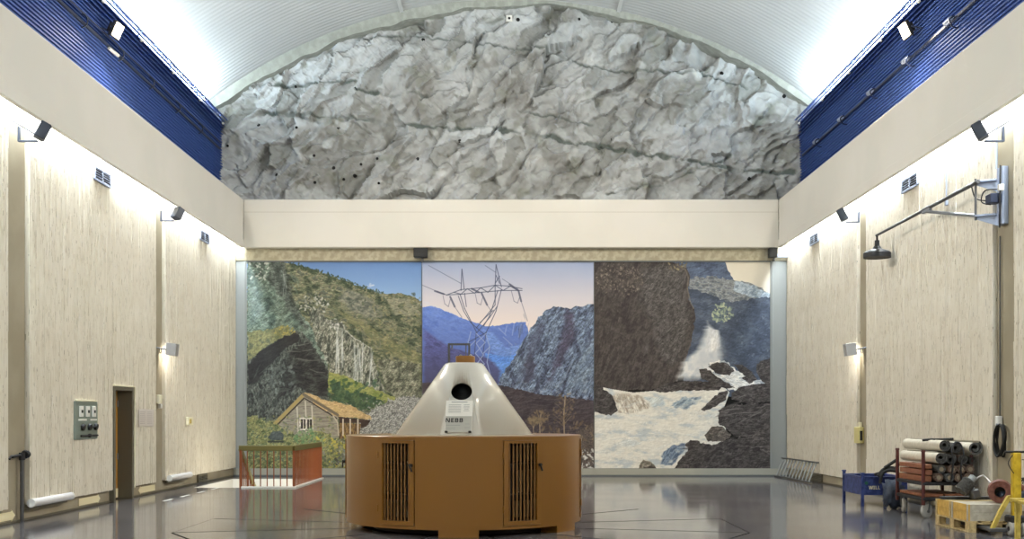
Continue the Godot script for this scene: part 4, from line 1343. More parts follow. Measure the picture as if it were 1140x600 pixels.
# ------------------------------------------------------------------ the generator top
func generator() -> void:
	var g := thing("generator", "round orange generator housing with a pale cone on top", "generator", MC)
	var o := Vector3.ZERO
	var R := 1.67
	var deg := PI / 180.0
	# housing walls between the six doors
	var st := mb()
	for i in 6:
		var c := (30.0 + i * 60.0) * deg
		arc_block(st, o, R - 0.04, R, 0.1, 1.29, c + 10.0 * deg, c + 50.0 * deg, 20)
		arc_block(st, o, R - 0.04, R, 1.255, 1.29, c - 10.0 * deg, c + 10.0 * deg, 10)
		arc_block(st, o, R - 0.04, R, 0.1, 0.14, c - 10.0 * deg, c + 10.0 * deg, 10)
	part("housing", st, M.orange, g)
	st = mb()
	lathe(st, [Vector2(0.6, 1.28), Vector2(0.6, 1.306), Vector2(R - 0.004, 1.306), Vector2(R + 0.004, 1.3), Vector2(R + 0.004, 1.284), Vector2(R - 0.02, 1.28), Vector2(0.6, 1.28)], 96)
	part("deck", st, M.orange, g)
	st = mb()
	lathe(st, [Vector2(0.9, 0.1), Vector2(R - 0.03, 0.1), Vector2(R - 0.03, 0.13), Vector2(0.9, 0.13)], 72)
	part("bottom_plate", st, M.bar_brown, g)
	st = mb()
	lathe(st, [Vector2(0.0, 0.1), Vector2(1.3, 0.1), Vector2(1.3, 0.006), Vector2(0.0, 0.006)], 60)
	part("base_drum", st, M.dark, g)
	for i in 5:
		var a := i * 60.0 * deg
		st = mb()
		arc_block(st, o, R - 0.28, R - 0.005, 0.004, 0.1, a - 9.0 * deg, a + 9.0 * deg, 10)
		part("foot", st, M.orange, g)
	for i in 6:
		var c := (30.0 + i * 60.0) * deg
		var d := Node3D.new()
		d.name = "door"
		g.add_child(d, true)
		st = mb()
		var r0 := R - 0.02
		var r1 := R + 0.014
		arc_block(st, o, r0, r1, 0.145, 0.205, c - 9.7 * deg, c + 9.7 * deg, 10)
		arc_block(st, o, r0, r1, 1.215, 1.252, c - 9.7 * deg, c + 9.7 * deg, 10)
		arc_block(st, o, r0, r1, 0.205, 1.215, c - 9.7 * deg, c - 7.4 * deg, 3)
		arc_block(st, o, r0, r1, 0.205, 1.215, c + 7.4 * deg, c + 9.7 * deg, 3)
		part("door_frame", st, M.orange, d)
		for k in 8:
			var a := c + lerpf(-6.6, 6.6, k / 7.0) * deg
			st = mb()
			var dir := Vector3(sin(a), 0, cos(a))
			box(st, dir * (R - 0.025) + Vector3(0, 0.71, 0), Vector3(0.016, 1.03, 0.03), 0.003, Basis(Vector3.UP, a))
			part("grille_bar", st, M.bar_brown, d)
		for y in [0.36, 1.06]:
			st = mb()
			var a := c - 10.0 * deg
			var dir := Vector3(sin(a), 0, cos(a))
			rod(st, dir * (R + 0.018) + Vector3(0, y - 0.045, 0), dir * (R + 0.018) + Vector3(0, y + 0.045, 0), 0.012, -1, 10)
			part("hinge", st, M.orange, d)
		st = mb()
		var la := c + 8.6 * deg
		var ld := Vector3(sin(la), 0, cos(la))
		var lb := Basis(Vector3.UP, la)
		rod(st, ld * (R + 0.01) + Vector3(0, 0.93, 0), ld * (R + 0.05) + Vector3(0, 0.93, 0), 0.022, -1, 12)
		box(st, ld * (R + 0.05) + Vector3(0, 0.9, 0), Vector3(0.025, 0.11, 0.02), 0.006, lb * Basis(Vector3.BACK, 0.4))
		part("latch", st, M.black, d)
	# works inside the housing: slip rings, brush gear and bolts in dim light
	st = mb()
	lathe(st, [Vector2(1.1, 0.13), Vector2(1.1, 0.45), Vector2(1.36, 0.45), Vector2(1.36, 0.52), Vector2(1.18, 0.52), Vector2(1.18, 0.86), Vector2(1.38, 0.86), Vector2(1.38, 0.93), Vector2(1.15, 0.93), Vector2(1.15, 1.2), Vector2(0.6, 1.28)], 60)
	part("exciter", st, M.dark, g)
	st = mb()
	for i in 36:
		var a := i * 10.0 * deg
		var d := Vector3(sin(a), 0, cos(a))
		box(st, d * 1.22 + Vector3(0, 0.69, 0), Vector3(0.06, 0.3, 0.08), 0.005, Basis(Vector3.UP, a))
		box(st, d * 1.18 + Vector3(0, 1.06, 0), Vector3(0.1, 0.2, 0.08), 0.005, Basis(Vector3.UP, a))
		rod(st, d * 1.16 + Vector3(0, 0.2, 0), d * 1.16 + Vector3(0, 0.42, 0), 0.04, -1, 8)
	var br := part("brush_holders", st, M.copper, g)
	br.set_meta("kind", "stuff")
	# cone with a round opening
	var comb := CSGCombiner3D.new()
	comb.name = "cone"
	var frust := CSGPolygon3D.new()
	frust.name = "shell"
	frust.mode = CSGPolygon3D.MODE_SPIN
	frust.spin_degrees = 360.0
	frust.spin_sides = 96
	frust.smooth_faces = true
	frust.polygon = PackedVector2Array([Vector2(0.02, 2.26), Vector2(0.245, 2.26), Vector2(0.955, 1.29), Vector2(0.985, 1.308), Vector2(0.285, 2.305), Vector2(0.25, 2.33), Vector2(0.02, 2.33)])
	comb.add_child(frust)
	var bore := CSGCylinder3D.new()
	bore.name = "opening"
	bore.operation = CSGShape3D.OPERATION_SUBTRACTION
	bore.radius = 0.145
	bore.height = 0.6
	bore.sides = 40
	bore.transform = Transform3D(Basis(Vector3.RIGHT, 1.57 - 0.35), Vector3(-0.01, 1.93, 0.6))
	comb.add_child(bore)
	comb.material_override = M.cone
	g.add_child(comb)
	st = mb()
	lathe(st, [Vector2(0.0, 1.31), Vector2(0.3, 1.31), Vector2(0.3, 1.9), Vector2(0.2, 2.24), Vector2(0.0, 2.24)], 32)
	part("shaft_hood", st, M.black, g)
	st = mb()
	lathe(st, [Vector2(0.985, 1.304), Vector2(1.02, 1.306), Vector2(1.02, 1.318), Vector2(0.975, 1.322)], 96)
	part("cone_flange", st, M.cone, g)
	# cap and the little frame on top
	st = mb()
	lathe(st, [Vector2(0.0, 2.33), Vector2(0.138, 2.33), Vector2(0.138, 2.42), Vector2(0.13, 2.43), Vector2(0.0, 2.43)], 32, Vector3(0.02, 0, 0))
	part("cap", st, M.orange, g)
	for x in [-0.045, 0.1]:
		st = mb()
		ball(st, Vector3(x, 2.435, 0.06), Vector3(0.022, 0.018, 0.022), 6)
		part("bolt", st, M.steel, g)
	st = mb()
	for x in [-0.215, 0.075]:
		bar(st, Vector3(x, 2.33, 0), Vector3(x, 2.6, 0), 0.03, 0.03)
	bar(st, Vector3(-0.23, 2.6, 0), Vector3(0.09, 2.6, 0), 0.025, 0.03)
	bar(st, Vector3(-0.17, 2.53, 0.01), Vector3(-0.17, 2.6, 0.01), 0.03, 0.02)
	bar(st, Vector3(0.03, 2.43, 0.01), Vector3(0.03, 2.6, 0.01), 0.014, 0.014)
	part("sensor_frame", st, M.steel_dark, g)
	# plate with the maker's letters, standing on the slope of the cone
	var slope := atan2(0.7, 1.0)
	var b := Basis(Vector3.UP, -1.5 * deg) * Basis(Vector3.RIGHT, -slope)
	var pl := Node3D.new()
	pl.name = "name_plate"
	pl.transform = Transform3D(b, Vector3(-0.035, 1.56, 0.815) + b * Vector3(0, 0, 0.012))
	g.add_child(pl)
	st = mb()
	box(st, Vector3.ZERO, Vector3(0.365, 0.53, 0.006), 0.002)
	part("plate", st, M.white, pl)
	st = mb()
	box(st, Vector3(0, -0.13, 0.0035), Vector3(0.355, 0.26, 0.002))
	part("lower_field", st, mat(Color(0.66, 0.66, 0.63), 0.5), pl)
	lettering("NEBB", 0.068, 0.002, M.dark, pl, Vector3(-0.06, -0.07, 0.006), Basis.IDENTITY, "lettering", 1.1)
	for q in [[0.0, 0.235, 0.22, 0.012], [-0.06, 0.19, 0.17, 0.006], [-0.06, 0.165, 0.17, 0.006], [-0.06, 0.14, 0.17, 0.006], [-0.06, 0.115, 0.17, 0.006], [-0.06, 0.09, 0.17, 0.006], [-0.06, 0.065, 0.17, 0.006], [0.1, 0.19, 0.08, 0.006], [0.1, 0.165, 0.08, 0.006], [0.1, 0.14, 0.08, 0.006], [0.1, 0.115, 0.06, 0.006], [0.1, 0.09, 0.08, 0.006], [-0.07, -0.15, 0.19, 0.008], [-0.1, -0.19, 0.12, 0.006], [-0.1, -0.215, 0.12, 0.006], [0.12, -0.13, 0.06, 0.006], [0.12, -0.19, 0.07, 0.006]]:
		st = mb()
		box(st, Vector3(q[0], q[1], 0.0045), Vector3(q[2], q[3], 0.001))
		part("print_line", st, M.alu, pl)
	for x in [-0.16, 0.16]:
		st = mb()
		box(st, Vector3(x, -0.262, 0.01), Vector3(0.04, 0.022, 0.03), 0.004)
		part("clip", st, M.dark, pl)

# ------------------------------------------------------------------ stairwell and its railing
func stairwell() -> void:
	var st := mb()
	# shaft walls below the floor
	span(st, Vector3(-7.3, -3.0, -28.3), Vector3(-4.5, -0.02, -28.5))
	span(st, Vector3(-4.78, -3.0, -24.5), Vector3(-4.58, -0.25, -28.5))
	span(st, Vector3(-7.22, -3.0, -24.5), Vector3(-7.02, -0.25, -28.5))
	span(st, Vector3(-7.3, -3.0, -24.7), Vector3(-4.5, -0.25, -24.5))
	span(st, Vector3(-7.3, -3.2, -24.5), Vector3(-4.5, -3.0, -28.5))
	var w := struct("wall_stairwell", st, M.white, "white painted shaft walls of the stair opening in the floor", "stairwell")
	st = mb()
	span(st, Vector3(-7.02, -0.25, -28.29), Vector3(-4.79, -0.005, -28.3))
	span(st, Vector3(-4.79, -0.24, -24.71), Vector3(-4.78, -0.005, -28.29))
	span(st, Vector3(-4.83, 0.0, -24.75), Vector3(-4.72, 0.03, -28.3), 0.004)
	span(st, Vector3(-5.93, 0.0, -24.65), Vector3(-4.72, 0.03, -24.75), 0.004)
	span(st, Vector3(-7.02, -0.25, -24.71), Vector3(-7.01, -0.005, -28.29))
	part("kerb", st, M.white, w)
	# flight of steps going down and away
	var stairs := thing("staircase", "concrete steps going down through the opening behind the orange railing", "stairs", Vector3(-6.5, 0, -24.72))
	for i in 12:
		st = mb()
		box(st, Vector3(0, -0.18 - i * 0.19, -0.14 - i * 0.27), Vector3(1.0, 0.1, 0.3), 0.006)
		part("step", st, M.base_grey, stairs)
	# strip lamp low in the shaft
	var lamp := thing("stair_lamp", "strip lamp lighting the white stair shaft from within", "lamp", Vector3(-5.6, -0.9, -26.4))
	st = mb()
	box(st, Vector3(0, 0, 0), Vector3(0.1, 0.06, 1.2), 0.01)
	part("housing", st, M.white, lamp)
	st = mb()
	box(st, Vector3(0, 0.04, 0), Vector3(0.07, 0.02, 1.15), 0.004)
	part("tube", st, glow(Color(1, 0.97, 0.9), 2.0), lamp)
	area("stair_light", Vector3(-5.6, -0.83, -26.4), Vector3.UP, Vector2(0.07, 1.15), 4.0, Color(1, 0.97, 0.9))
	# railing: front run, far-side run, sloping run down the stair
	var rl := thing("stair_railing", "orange barred railing with olive handrail round the stair opening", "railing", Vector3(-5.95, 0, -24.7))
	st = mb()
	rod(st, Vector3(0, -0.2, 0), Vector3(0, 0.86, 0), 0.0125, -1, 8)
	var rodm := st.commit()
	# front
	var zf := 0.0
	for i in 9:
		share("baluster", rodm, M.rail_red, rl, Vector3(0.0 + i * 0.146, 0, zf))
	for i in 24:
		share("baluster", rodm, M.rail_red, rl, Vector3(1.17, 0, -0.146 * (i + 1)))
	for i in 12:
		share("baluster", rodm, M.rail_red, rl, Vector3(0.0, -0.1 - i * 0.103, -0.146 * (i + 1)))
	st = mb()
	box(st, Vector3(0.585, 0.87, 0), Vector3(1.25, 0.12, 0.05), 0.01)
	part("handrail", st, M.rail_green, rl)
	st = mb()
	box(st, Vector3(1.17, 0.87, -1.75), Vector3(0.05, 0.12, 3.55), 0.01)
	part("handrail", st, M.rail_green, rl)
	st = mb()
	bar(st, Vector3(0.0, 0.85, 0), Vector3(0.0, -0.45, -1.85), 0.05, 0.1, 0.01)
	part("handrail", st, M.rail_green, rl)
	for x in [0.0, 1.17]:
		st = mb()
		box(st, Vector3(x, 0.33, 0), Vector3(0.05, 1.06, 0.05), 0.005)
		part("post", st, M.rail_red, rl)
	st = mb()
	box(st, Vector3(1.17, 0.33, -3.52), Vector3(0.05, 1.06, 0.05), 0.005)
	part("post", st, M.rail_red, rl)

# ------------------------------------------------------------------ things on the left wall
func left_wall_things() -> void:
	# doorway
	var d := struct_node("door_1", "narrow doorway with grey frame and ochre door set deep in the wall", "door")
	var st := mb()
	var zn := -20.4
	var zf := -21.5
	for zz in [[zn - 0.02, zn - 0.1], [zf + 0.1, zf + 0.02]]:
		span(st, Vector3(-7.215, 0.0, zz[0]), Vector3(-7.56, 2.06, zz[1]), 0.005)
	span(st, Vector3(-7.215, 2.05, zn - 0.02), Vector3(-7.56, 2.12, zf + 0.02), 0.005)
	part("frame", st, M.olive_grey, d)
	st = mb()
	span(st, Vector3(-7.2, 2.12, zn), Vector3(-7.24, 2.15, zf), 0.004)
	span(st, Vector3(-7.2, 0.2, zf - 0.03), Vector3(-7.24, 2.15, zf), 0.004)
	part("casing", st, M.ivory, d)
	st = mb()
	span(st, Vector3(-7.5, 0.02, zn - 0.1), Vector3(-7.545, 2.05, zf + 0.1), 0.004)
	var leaf := part("leaf", st, M.ochre, d)
	st = mb()
	span(st, Vector3(-7.485, 0.03, -21.05), Vector3(-7.502, 0.2, -21.38), 0.002)
	part("kick_plate", st, M.sign, leaf)
	for y in [0.75, 1.75]:
		st = mb()
		rod(st, Vector3(-7.49, y, -21.37), Vector3(-7.49, y + 0.12, -21.37), 0.014, -1, 8)
		part("hinge", st, M.steel, leaf)
	st = mb()
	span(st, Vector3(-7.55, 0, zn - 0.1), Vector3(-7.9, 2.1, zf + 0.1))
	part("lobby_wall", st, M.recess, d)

	# socket and switch panel
	var p := thing("switch_panel", "grey electrical panel with three white breakers and dark sockets", "electrical panel", Vector3(-WALL_X, 1.5, -19.06))
	st = mb()
	span(st, Vector3(-0.05, -0.32, 0.5), Vector3(0.03, 0.32, -0.5), 0.012)
	part("cabinet", st, M.panel_grey, p)
	st = mb()
	span(st, Vector3(0.0, 0.32, 0.46), Vector3(0.035, 0.345, -0.46), 0.004)
	span(st, Vector3(0.0, -0.3, -0.5), Vector3(0.02, 0.3, -0.54), 0.004)
	part("edge_frame", st, M.ivory, p)
	for z in [0.27, -0.02, -0.3]:
		st = mb()
		box(st, Vector3(0.036, 0.15, z), Vector3(0.03, 0.18, 0.15), 0.006)
		var bk := part("breaker", st, M.white, p)
		st = mb()
		box(st, Vector3(0.055, 0.15, z), Vector3(0.02, 0.05, 0.05), 0.004)
		part("toggle", st, M.dark, bk)
	for q in [[0.2, 0.36], [-0.3, 0.3]]:
		st = mb()
		box(st, Vector3(0.032, 0.01, q[0]), Vector3(0.008, 0.03, q[1]))
		part("label_strip", st, M.white, p)
	for z in [0.22, -0.08, -0.36]:
		st = mb()
		rod(st, Vector3(0.03, -0.11, z), Vector3(0.075, -0.12, z), 0.06, 0.055, 16)
		part("socket", st, M.black, p)
	st = mb()
	rod(st, Vector3(0.06, -0.11, -0.08), Vector3(0.06, -0.11, -0.36), 0.018, -1, 8)
	part("socket_bar", st, M.black, p)
	st = mb()
	rod(st, Vector3(0.045, -0.26, 0.3), Vector3(0.045, -0.26, -0.45), 0.018, -1, 8)
	ball(st, Vector3(0.05, -0.26, -0.08), Vector3(0.03, 0.035, 0.08), 6)
	part("lever", st, M.black, p)

	# notice sheet
	var nt := thing("notice_sheet", "white printed notice sheet on the panel beside the doorway", "notice", Vector3(-WALL_X + 0.012, 1.54, -22.2))
	st = mb()
	span(st, Vector3(0, -0.17, 0.45), Vector3(0.008, 0.17, -0.45), 0.002)
	part("sheet", st, mat(Color(0.82, 0.79, 0.76), 0.4), nt)
	for i in 7:
		for k in 2:
			st = mb()
			span(st, Vector3(0.0075, 0.11 - i * 0.037, 0.38 - k * 0.42), Vector3(0.0088, 0.118 - i * 0.037, (0.05 - k * 0.42) + 0.06 * ((i * 7 + k * 3) % 4) / 4.0))
			part("print_line", st, mat(Color(0.66, 0.62, 0.62), 0.6), nt)

	# small boxes
	var pb := thing("push_button_box", "small white push-button box on the recess above the notice", "switch box", Vector3(-BACK_X, 1.9, -23.1))
	st = mb()
	box(st, Vector3(0.06, 0.02, 0), Vector3(0.1, 0.18, 0.18), 0.01)
	part("box", st, M.ivory, pb)
	st = mb()
	box(st, Vector3(0.06, -0.12, -0.1), Vector3(0.07, 0.09, 0.08), 0.008)
	part("plug", st, M.white, pb)
	var th := thing("thermostat", "small cream thermostat box alone on the far panel", "thermostat", Vector3(-WALL_X + 0.012, 1.46, -25.1))
	st = mb()
	box(st, Vector3(0.025, 0, 0), Vector3(0.07, 0.18, 0.36), 0.012)
	part("case", st, M.ivory, th)
	st = mb()
	box(st, Vector3(0.065, 0.0, 0.03), Vector3(0.012, 0.1, 0.12), 0.004)
	part("dial", st, M.pale_yellow, th)

	# arrow signs along the skirting
	var arrow_defs := [
		[Vector3(-BACK_X, 0.115, -16.02), 1.0, -1.0, "cream arrow sign low on the wall beside the hydrant pipe"],
		[Vector3(-BACK_X, 0.115, -19.45), 0.98, -1.0, "cream arrow sign low on the wall below the switch panel"],
		[Vector3(-BACK_X, 0.115, -22.5), 1.02, 1.0, "cream arrow sign low on the wall below the notice sheet"],
	]
	for a in arrow_defs:
		st = mb()
		var L: float = a[1] * 0.5
		var pts := PackedVector2Array([Vector2(-L, -0.06), Vector2(L - 0.12, -0.06), Vector2(L - 0.12, -0.085), Vector2(L, 0.0), Vector2(L - 0.12, 0.085), Vector2(L - 0.12, 0.06), Vector2(-L, 0.06)])
		prism(st, pts, 0.012, Vector3(0.008, 0, 0), Basis(Vector3(0, 0, a[2]), Vector3.UP, Vector3(-a[2], 0, 0)))
		one("arrow_sign", st, M.sign, a[3], "sign", "arrow signs on the skirting", a[0])

	# white tubular fittings under the panels
	for q in [[-17.55, "white tubular fitting under the panel with the switch panel"], [-24.35, "white tubular fitting under the far panel with the thermostat"]]:
		var f := thing("tube_fitting", q[1], "wall fitting", Vector3(-WALL_X + 0.02, 0.27, q[0]), 0.0, "tubular fittings at the wall foot")
		st = mb()
		rod(st, Vector3(0.03, 0, 0.74), Vector3(0.03, 0, -0.74), 0.062, -1, 18)
		part("tube", st, mat(Color(0.84, 0.835, 0.83), 0.4), f)
		for z in [0.75, -0.75]:
			st = mb()
			rod(st, Vector3(0.03, 0, z - 0.015), Vector3(0.03, 0, z + 0.015), 0.066, -1, 18)
			part("end_cap", st, M.white, f)
		st = mb()
		span(st, Vector3(-0.06, -0.1, 0.75), Vector3(0.0, -0.055, -0.7), 0.004)
		part("mount", st, M.olive_grey, f)

	# hydrant pipe with a valve in the near recess
	var h := thing("hydrant_pipe", "dark standpipe with a hose valve in the wall recess", "standpipe", Vector3(-BACK_X, 0, -16.62))
	st = mb()
	rod(st, Vector3(0.07, 0.0, 0.0), Vector3(0.07, 0.97, 0.0), 0.028, -1, 12)
	part("riser", st, M.steel_dark, h)
	st = mb()
	rod(st, Vector3(0.06, 0.98, 0.3), Vector3(0.06, 1.0, -0.12), 0.022, -1, 10)
	rod(st, Vector3(0.07, 0.92, 0), Vector3(0.07, 1.03, 0), 0.045, -1, 12)
	part("valve_body", st, M.dark, h)
	st = mb()
	lathe(st, [Vector2(0.0, 0.0), Vector2(0.05, 0.0), Vector2(0.065, 0.02), Vector2(0.05, 0.05), Vector2(0.03, 0.06), Vector2(0.055, 0.09), Vector2(0.04, 0.13), Vector2(0.0, 0.14)], 16, Vector3(0.07, 1.0, -0.09), Basis(Vector3.RIGHT, -PI / 2))
	part("coupling", st, M.black, h)
	st = mb()
	tube(st, curve([Vector3(0.07, 0.99, 0.3), Vector3(0.09, 0.99, 0.4), Vector3(0.09, 0.95, 0.46)], 4), 0.016, 8)
	part("lever", st, M.dark, h)

# ------------------------------------------------------------------ vents, boxes and the swing arm
func vent(at: Vector3, s: float, w: float, hgt: float, fr: Material, label: String, group: String, n := 5) -> void:
	var v := thing("air_vent", label, "vent", at, 0.0, group)
	var st := mb()
	for q in [[-1.0, 0.0], [1.0, 0.0]]:
		box(st, Vector3(-s * 0.012, 0, q[0] * (w / 2 - 0.015)), Vector3(0.03, hgt, 0.03), 0.003)
		box(st, Vector3(-s * 0.012, q[0] * (hgt / 2 - 0.015), 0), Vector3(0.03, 0.03, w), 0.003)
	box(st, Vector3(-s * 0.012, 0, 0), Vector3(0.026, hgt, 0.03), 0.003)
	part("frame", st, fr, v)
	st = mb()
	box(st, Vector3(-s * 0.002, 0, 0), Vector3(0.008, hgt - 0.02, w - 0.02))
	part("backing", st, M.dark, v)
	for i in n:
		st = mb()
		var y := lerpf(-hgt / 2 + 0.04, hgt / 2 - 0.04, i / float(n - 1))
		box(st, Vector3(-s * 0.014, y, 0), Vector3(0.022, 0.012, w - 0.05), 0.0, Basis(Vector3.BACK, s * 0.6))
		part("louvre", st, fr, v)

func right_wall_things() -> void:
	var hi := "vents high on the walls under the beams"
	vent(Vector3(-WALL_X + 0.014, 5.79, -19.8), -1.0, 0.78, 0.25, M.galv, "grey louvred vent under the beam above the switch panel", hi)
	vent(Vector3(-WALL_X + 0.014, 5.79, -26.4), -1.0, 0.75, 0.25, M.galv, "grey louvred vent under the beam on the panel with the thermostat", hi)
	vent(Vector3(WALL_X - 0.014, 5.79, -20.3), 1.0, 0.82, 0.25, M.galv, "grey louvred vent under the beam above the swing arm", hi)
	vent(Vector3(WALL_X - 0.014, 5.79, -26.7), 1.0, 0.75, 0.25, M.galv, "grey louvred vent under the beam above the lying ladder", hi)
	vent(Vector3(-BACK_X + 0.014, 0.125, -26.5), -1.0, 0.8, 0.18, M.olive_grey, "low dark floor-level vent near the stair opening", "vents at the wall foot", 4)
	vent(Vector3(BACK_X - 0.014, 0.125, -26.75), 1.0, 0.9, 0.18, M.olive_grey, "low dark floor-level vent at the end of the ladder", "vents at the wall foot", 4)

	# yellow call box with its conduit
	var c := thing("call_box", "yellow framed call box on the recess above the blue crate", "call box", Vector3(BACK_X, 1.18, -23.4))
	var st := mb()
	box(st, Vector3(-0.06, 0, 0), Vector3(0.12, 0.34, 0.3), 0.012)
	part("frame", st, mat(Color(0.80, 0.75, 0.50), 0.5), c)
	st = mb()
	box(st, Vector3(-0.06, -0.01, 0.148), Vector3(0.055, 0.2, 0.012), 0.004)
	part("window", st, M.dark, c)
	st = mb()
	tube(st, [Vector3(-0.03, 0.17, 0.0), Vector3(-0.03, 0.9, 0.0), Vector3(-0.03, 1.65, 0.0)], 0.012, 8)
	part("conduit", st, M.recess, c)
	st = mb()
	box(st, Vector3(-0.05, 0.22, 0.05), Vector3(0.06, 0.1, 0.07), 0.006)
	part("junction", st, M.ivory, c)

	# hose coil with switch in the near recess
	var h := thing("hose_coil", "coil of black hose hung in the recess above the pallet", "hose", Vector3(BACK_X, 1.21, -16.62))
	st = mb()
	var pts := []
	for i in 97:
		var t := TAU * i / 24.0
		var k := float(i) / 96
		pts.append(Vector3(-0.04 - 0.07 * k - 0.015 * sin(t * 1.5), 0.24 * cos(t) * (0.95 + 0.05 * sin(i * 0.7)), 0.16 * sin(t) * (0.9 + 0.1 * cos(i * 0.5))))
	tube(st, pts, 0.016, 8)
	part("coil", st, M.rubber, h)
	st = mb()
	rod(st, Vector3(0, 0.22, 0), Vector3(-0.13, 0.24, 0), 0.012)
	part("hook", st, M.steel, h)
	var sb := thing("wall_switch", "small white switch on a thin conduit above the hose coil", "switch", Vector3(BACK_X, 1.5, -16.72))
	st = mb()
	box(st, Vector3(-0.05, 0, 0), Vector3(0.08, 0.14, 0.1), 0.008)
	part("case", st, M.white, sb)
	st = mb()
	rod(st, Vector3(-0.03, 0.07, 0), Vector3(-0.03, 2.75, 0), 0.012, -1, 8)
	part("conduit", st, M.steel_dark, sb)

	# swing arm with a lamp head
	var a := thing("swing_arm", "long grey swing-arm lifting boom with a dark lamp head on the wall", "swing arm", Vector3(7.2, 0, -16.6))
	st = mb()
	span(st, Vector3(0.11, 4.4, 0.1), Vector3(0.02, 5.25, -0.1), 0.008)
	part("wall_plate", st, M.galv, a)
	for y in [5.06, 4.55]:
		st = mb()
		prism(st, PackedVector2Array([Vector2(0, 0), Vector2(-0.3, 0.0), Vector2(-0.32, -0.03), Vector2(0.0, -0.16)]), 0.03, Vector3(0.03, y, -0.06), Basis(Vector3(0.85, 0, 0.5).normalized(), Vector3.UP, Vector3(-0.5, 0, 0.85).normalized()))
		box(st, Vector3(-0.12, y + 0.012, -0.14), Vector3(0.3, 0.03, 0.12), 0.004, Basis(Vector3.UP, -0.5))
		part("bracket", st, M.galv, a)
	st = mb()
	rod(st, Vector3(-0.25, 4.5, -0.2), Vector3(-0.25, 5.12, -0.2), 0.018, -1, 10)
	part("pivot", st, M.steel_dark, a)
	st = mb()
	rod(st, Vector3(-0.25, 5.06, -0.1), Vector3(-0.27, 5.0, -4.7), 0.032, 0.024, 12)
	part("boom", st, M.steel_dark, a)
	st = mb()
	rod(st, Vector3(-0.25, 4.57, -0.2), Vector3(-0.26, 5.02, -2.3), 0.026, -1, 12)
	box(st, Vector3(-0.26, 5.02, -2.15), Vector3(0.05, 0.09, 0.35), 0.006)
	part("strut", st, M.steel, a)
	st = mb()
	box(st, Vector3(-0.07, 4.78, 0.0), Vector3(0.16, 0.14, 0.2), 0.01)
	part("control_box", st, mat(Color(0.13, 0.17, 0.27), 0.5), a)
	st = mb()
	box(st, Vector3(-0.02, 4.92, 0.14), Vector3(0.08, 0.1, 0.07), 0.01)
	part("junction_box", st, M.white, a)
	st = mb()
	tube(st, curve([Vector3(-0.25, 5.04, -0.35), Vector3(-0.22, 4.85, -0.28), Vector3(-0.15, 4.78, -0.12), Vector3(-0.07, 4.78, -0.02)], 6), 0.01, 6)
	part("cable", st, M.dark, a)
	st = mb()
	tube(st, curve([Vector3(-0.03, 4.9, 0.12), Vector3(-0.2, 4.9, 0.02), Vector3(-0.22, 4.75, -0.06), Vector3(-0.1, 4.7, -0.02)], 6), 0.01, 6)
	part("cable", st, M.dark, a)
	st = mb()
	tube(st, curve([Vector3(-0.02, 5.25, 0.12), Vector3(-0.04, 5.0, 0.16), Vector3(-0.03, 4.6, 0.13), Vector3(0.02, 4.36, 0.0)], 6), 0.012, 6)
	part("cable", st, M.dark, a)
	st = mb()
	rod(st, Vector3(-0.27, 5.02, -4.66), Vector3(-0.27, 4.86, -4.66), 0.02, -1, 10)
	rod(st, Vector3(-0.27, 4.9, -4.66), Vector3(-0.27, 4.77, -4.66), 0.045, 0.05, 12)
	part("neck", st, M.dark, a)
	st = mb()
	lathe(st, [Vector2(0.0, 4.6), Vector2(0.22, 4.58), Vector2(0.255, 4.57), Vector2(0.255, 4.66), Vector2(0.22, 4.69), Vector2(0.09, 4.74), Vector2(0.06, 4.79), Vector2(0.0, 4.79)], 28, Vector3(-0.27, 0, -4.66))
	part("lamp_head", st, M.dark, a)
	st = mb()
	rod(st, Vector3(0.02, 5.25, -0.1), Vector3(0.02, 6.2, -0.1), 0.014, -1, 8)
	part("riser_conduit", st, M.galv, a)
	var cd := mb()
	rod(cd, Vector3(0, 0, 0), Vector3(0, 0.9, 0), 0.012, -1, 8)
	box(cd, Vector3(0, 0.0, 0), Vector3(0.04, 0.08, 0.06), 0.005)
	one("drop_conduit", cd, M.galv, "thin grey conduit dropping down the panel behind the swing arm", "conduit", "", Vector3(WALL_X - 0.02, 5.1, -18.6))

# ------------------------------------------------------------------ lamps and speakers
func wall_box(at: Vector3, s: float, turn: float, label: String) -> void:
	# dark box fitting on a steel bracket that stands off the wall
	var g := thing("box_speaker", label, "speaker", at, 0.0, "dark box fittings under the beams")
	var st := mb()
	box(st, Vector3(-s * 0.03, 0.0, 0), Vector3(0.03, 0.22, 0.06), 0.004)
	box(st, Vector3(-s * 0.16, -0.1, 0), Vector3(0.28, 0.025, 0.05), 0.004)
	part("bracket", st, M.slate, g)
	st = mb()
	rod(st, Vector3(s * 0.0, 0.16, 0.14), Vector3(-s * 0.3, -0.02, -0.08), 0.009, -1, 6)
	part("stay_rod", st, M.slate, g)
	st = mb()
	var b := Basis(Vector3.UP, turn) * Basis(Vector3.BACK, s * 0.45)
	box(st, Vector3(-s * 0.37, 0.05, 0), Vector3(0.15, 0.25, 0.19), 0.012, b)
	var bx := part("cabinet", st, M.slate, g)
	st = mb()
	box(st, Vector3(-s * 0.37, 0.05, 0) + b * Vector3(-s * 0.08, 0, 0), Vector3(0.012, 0.22, 0.16), 0.003, b)
	part("grille", st, M.dark, bx)

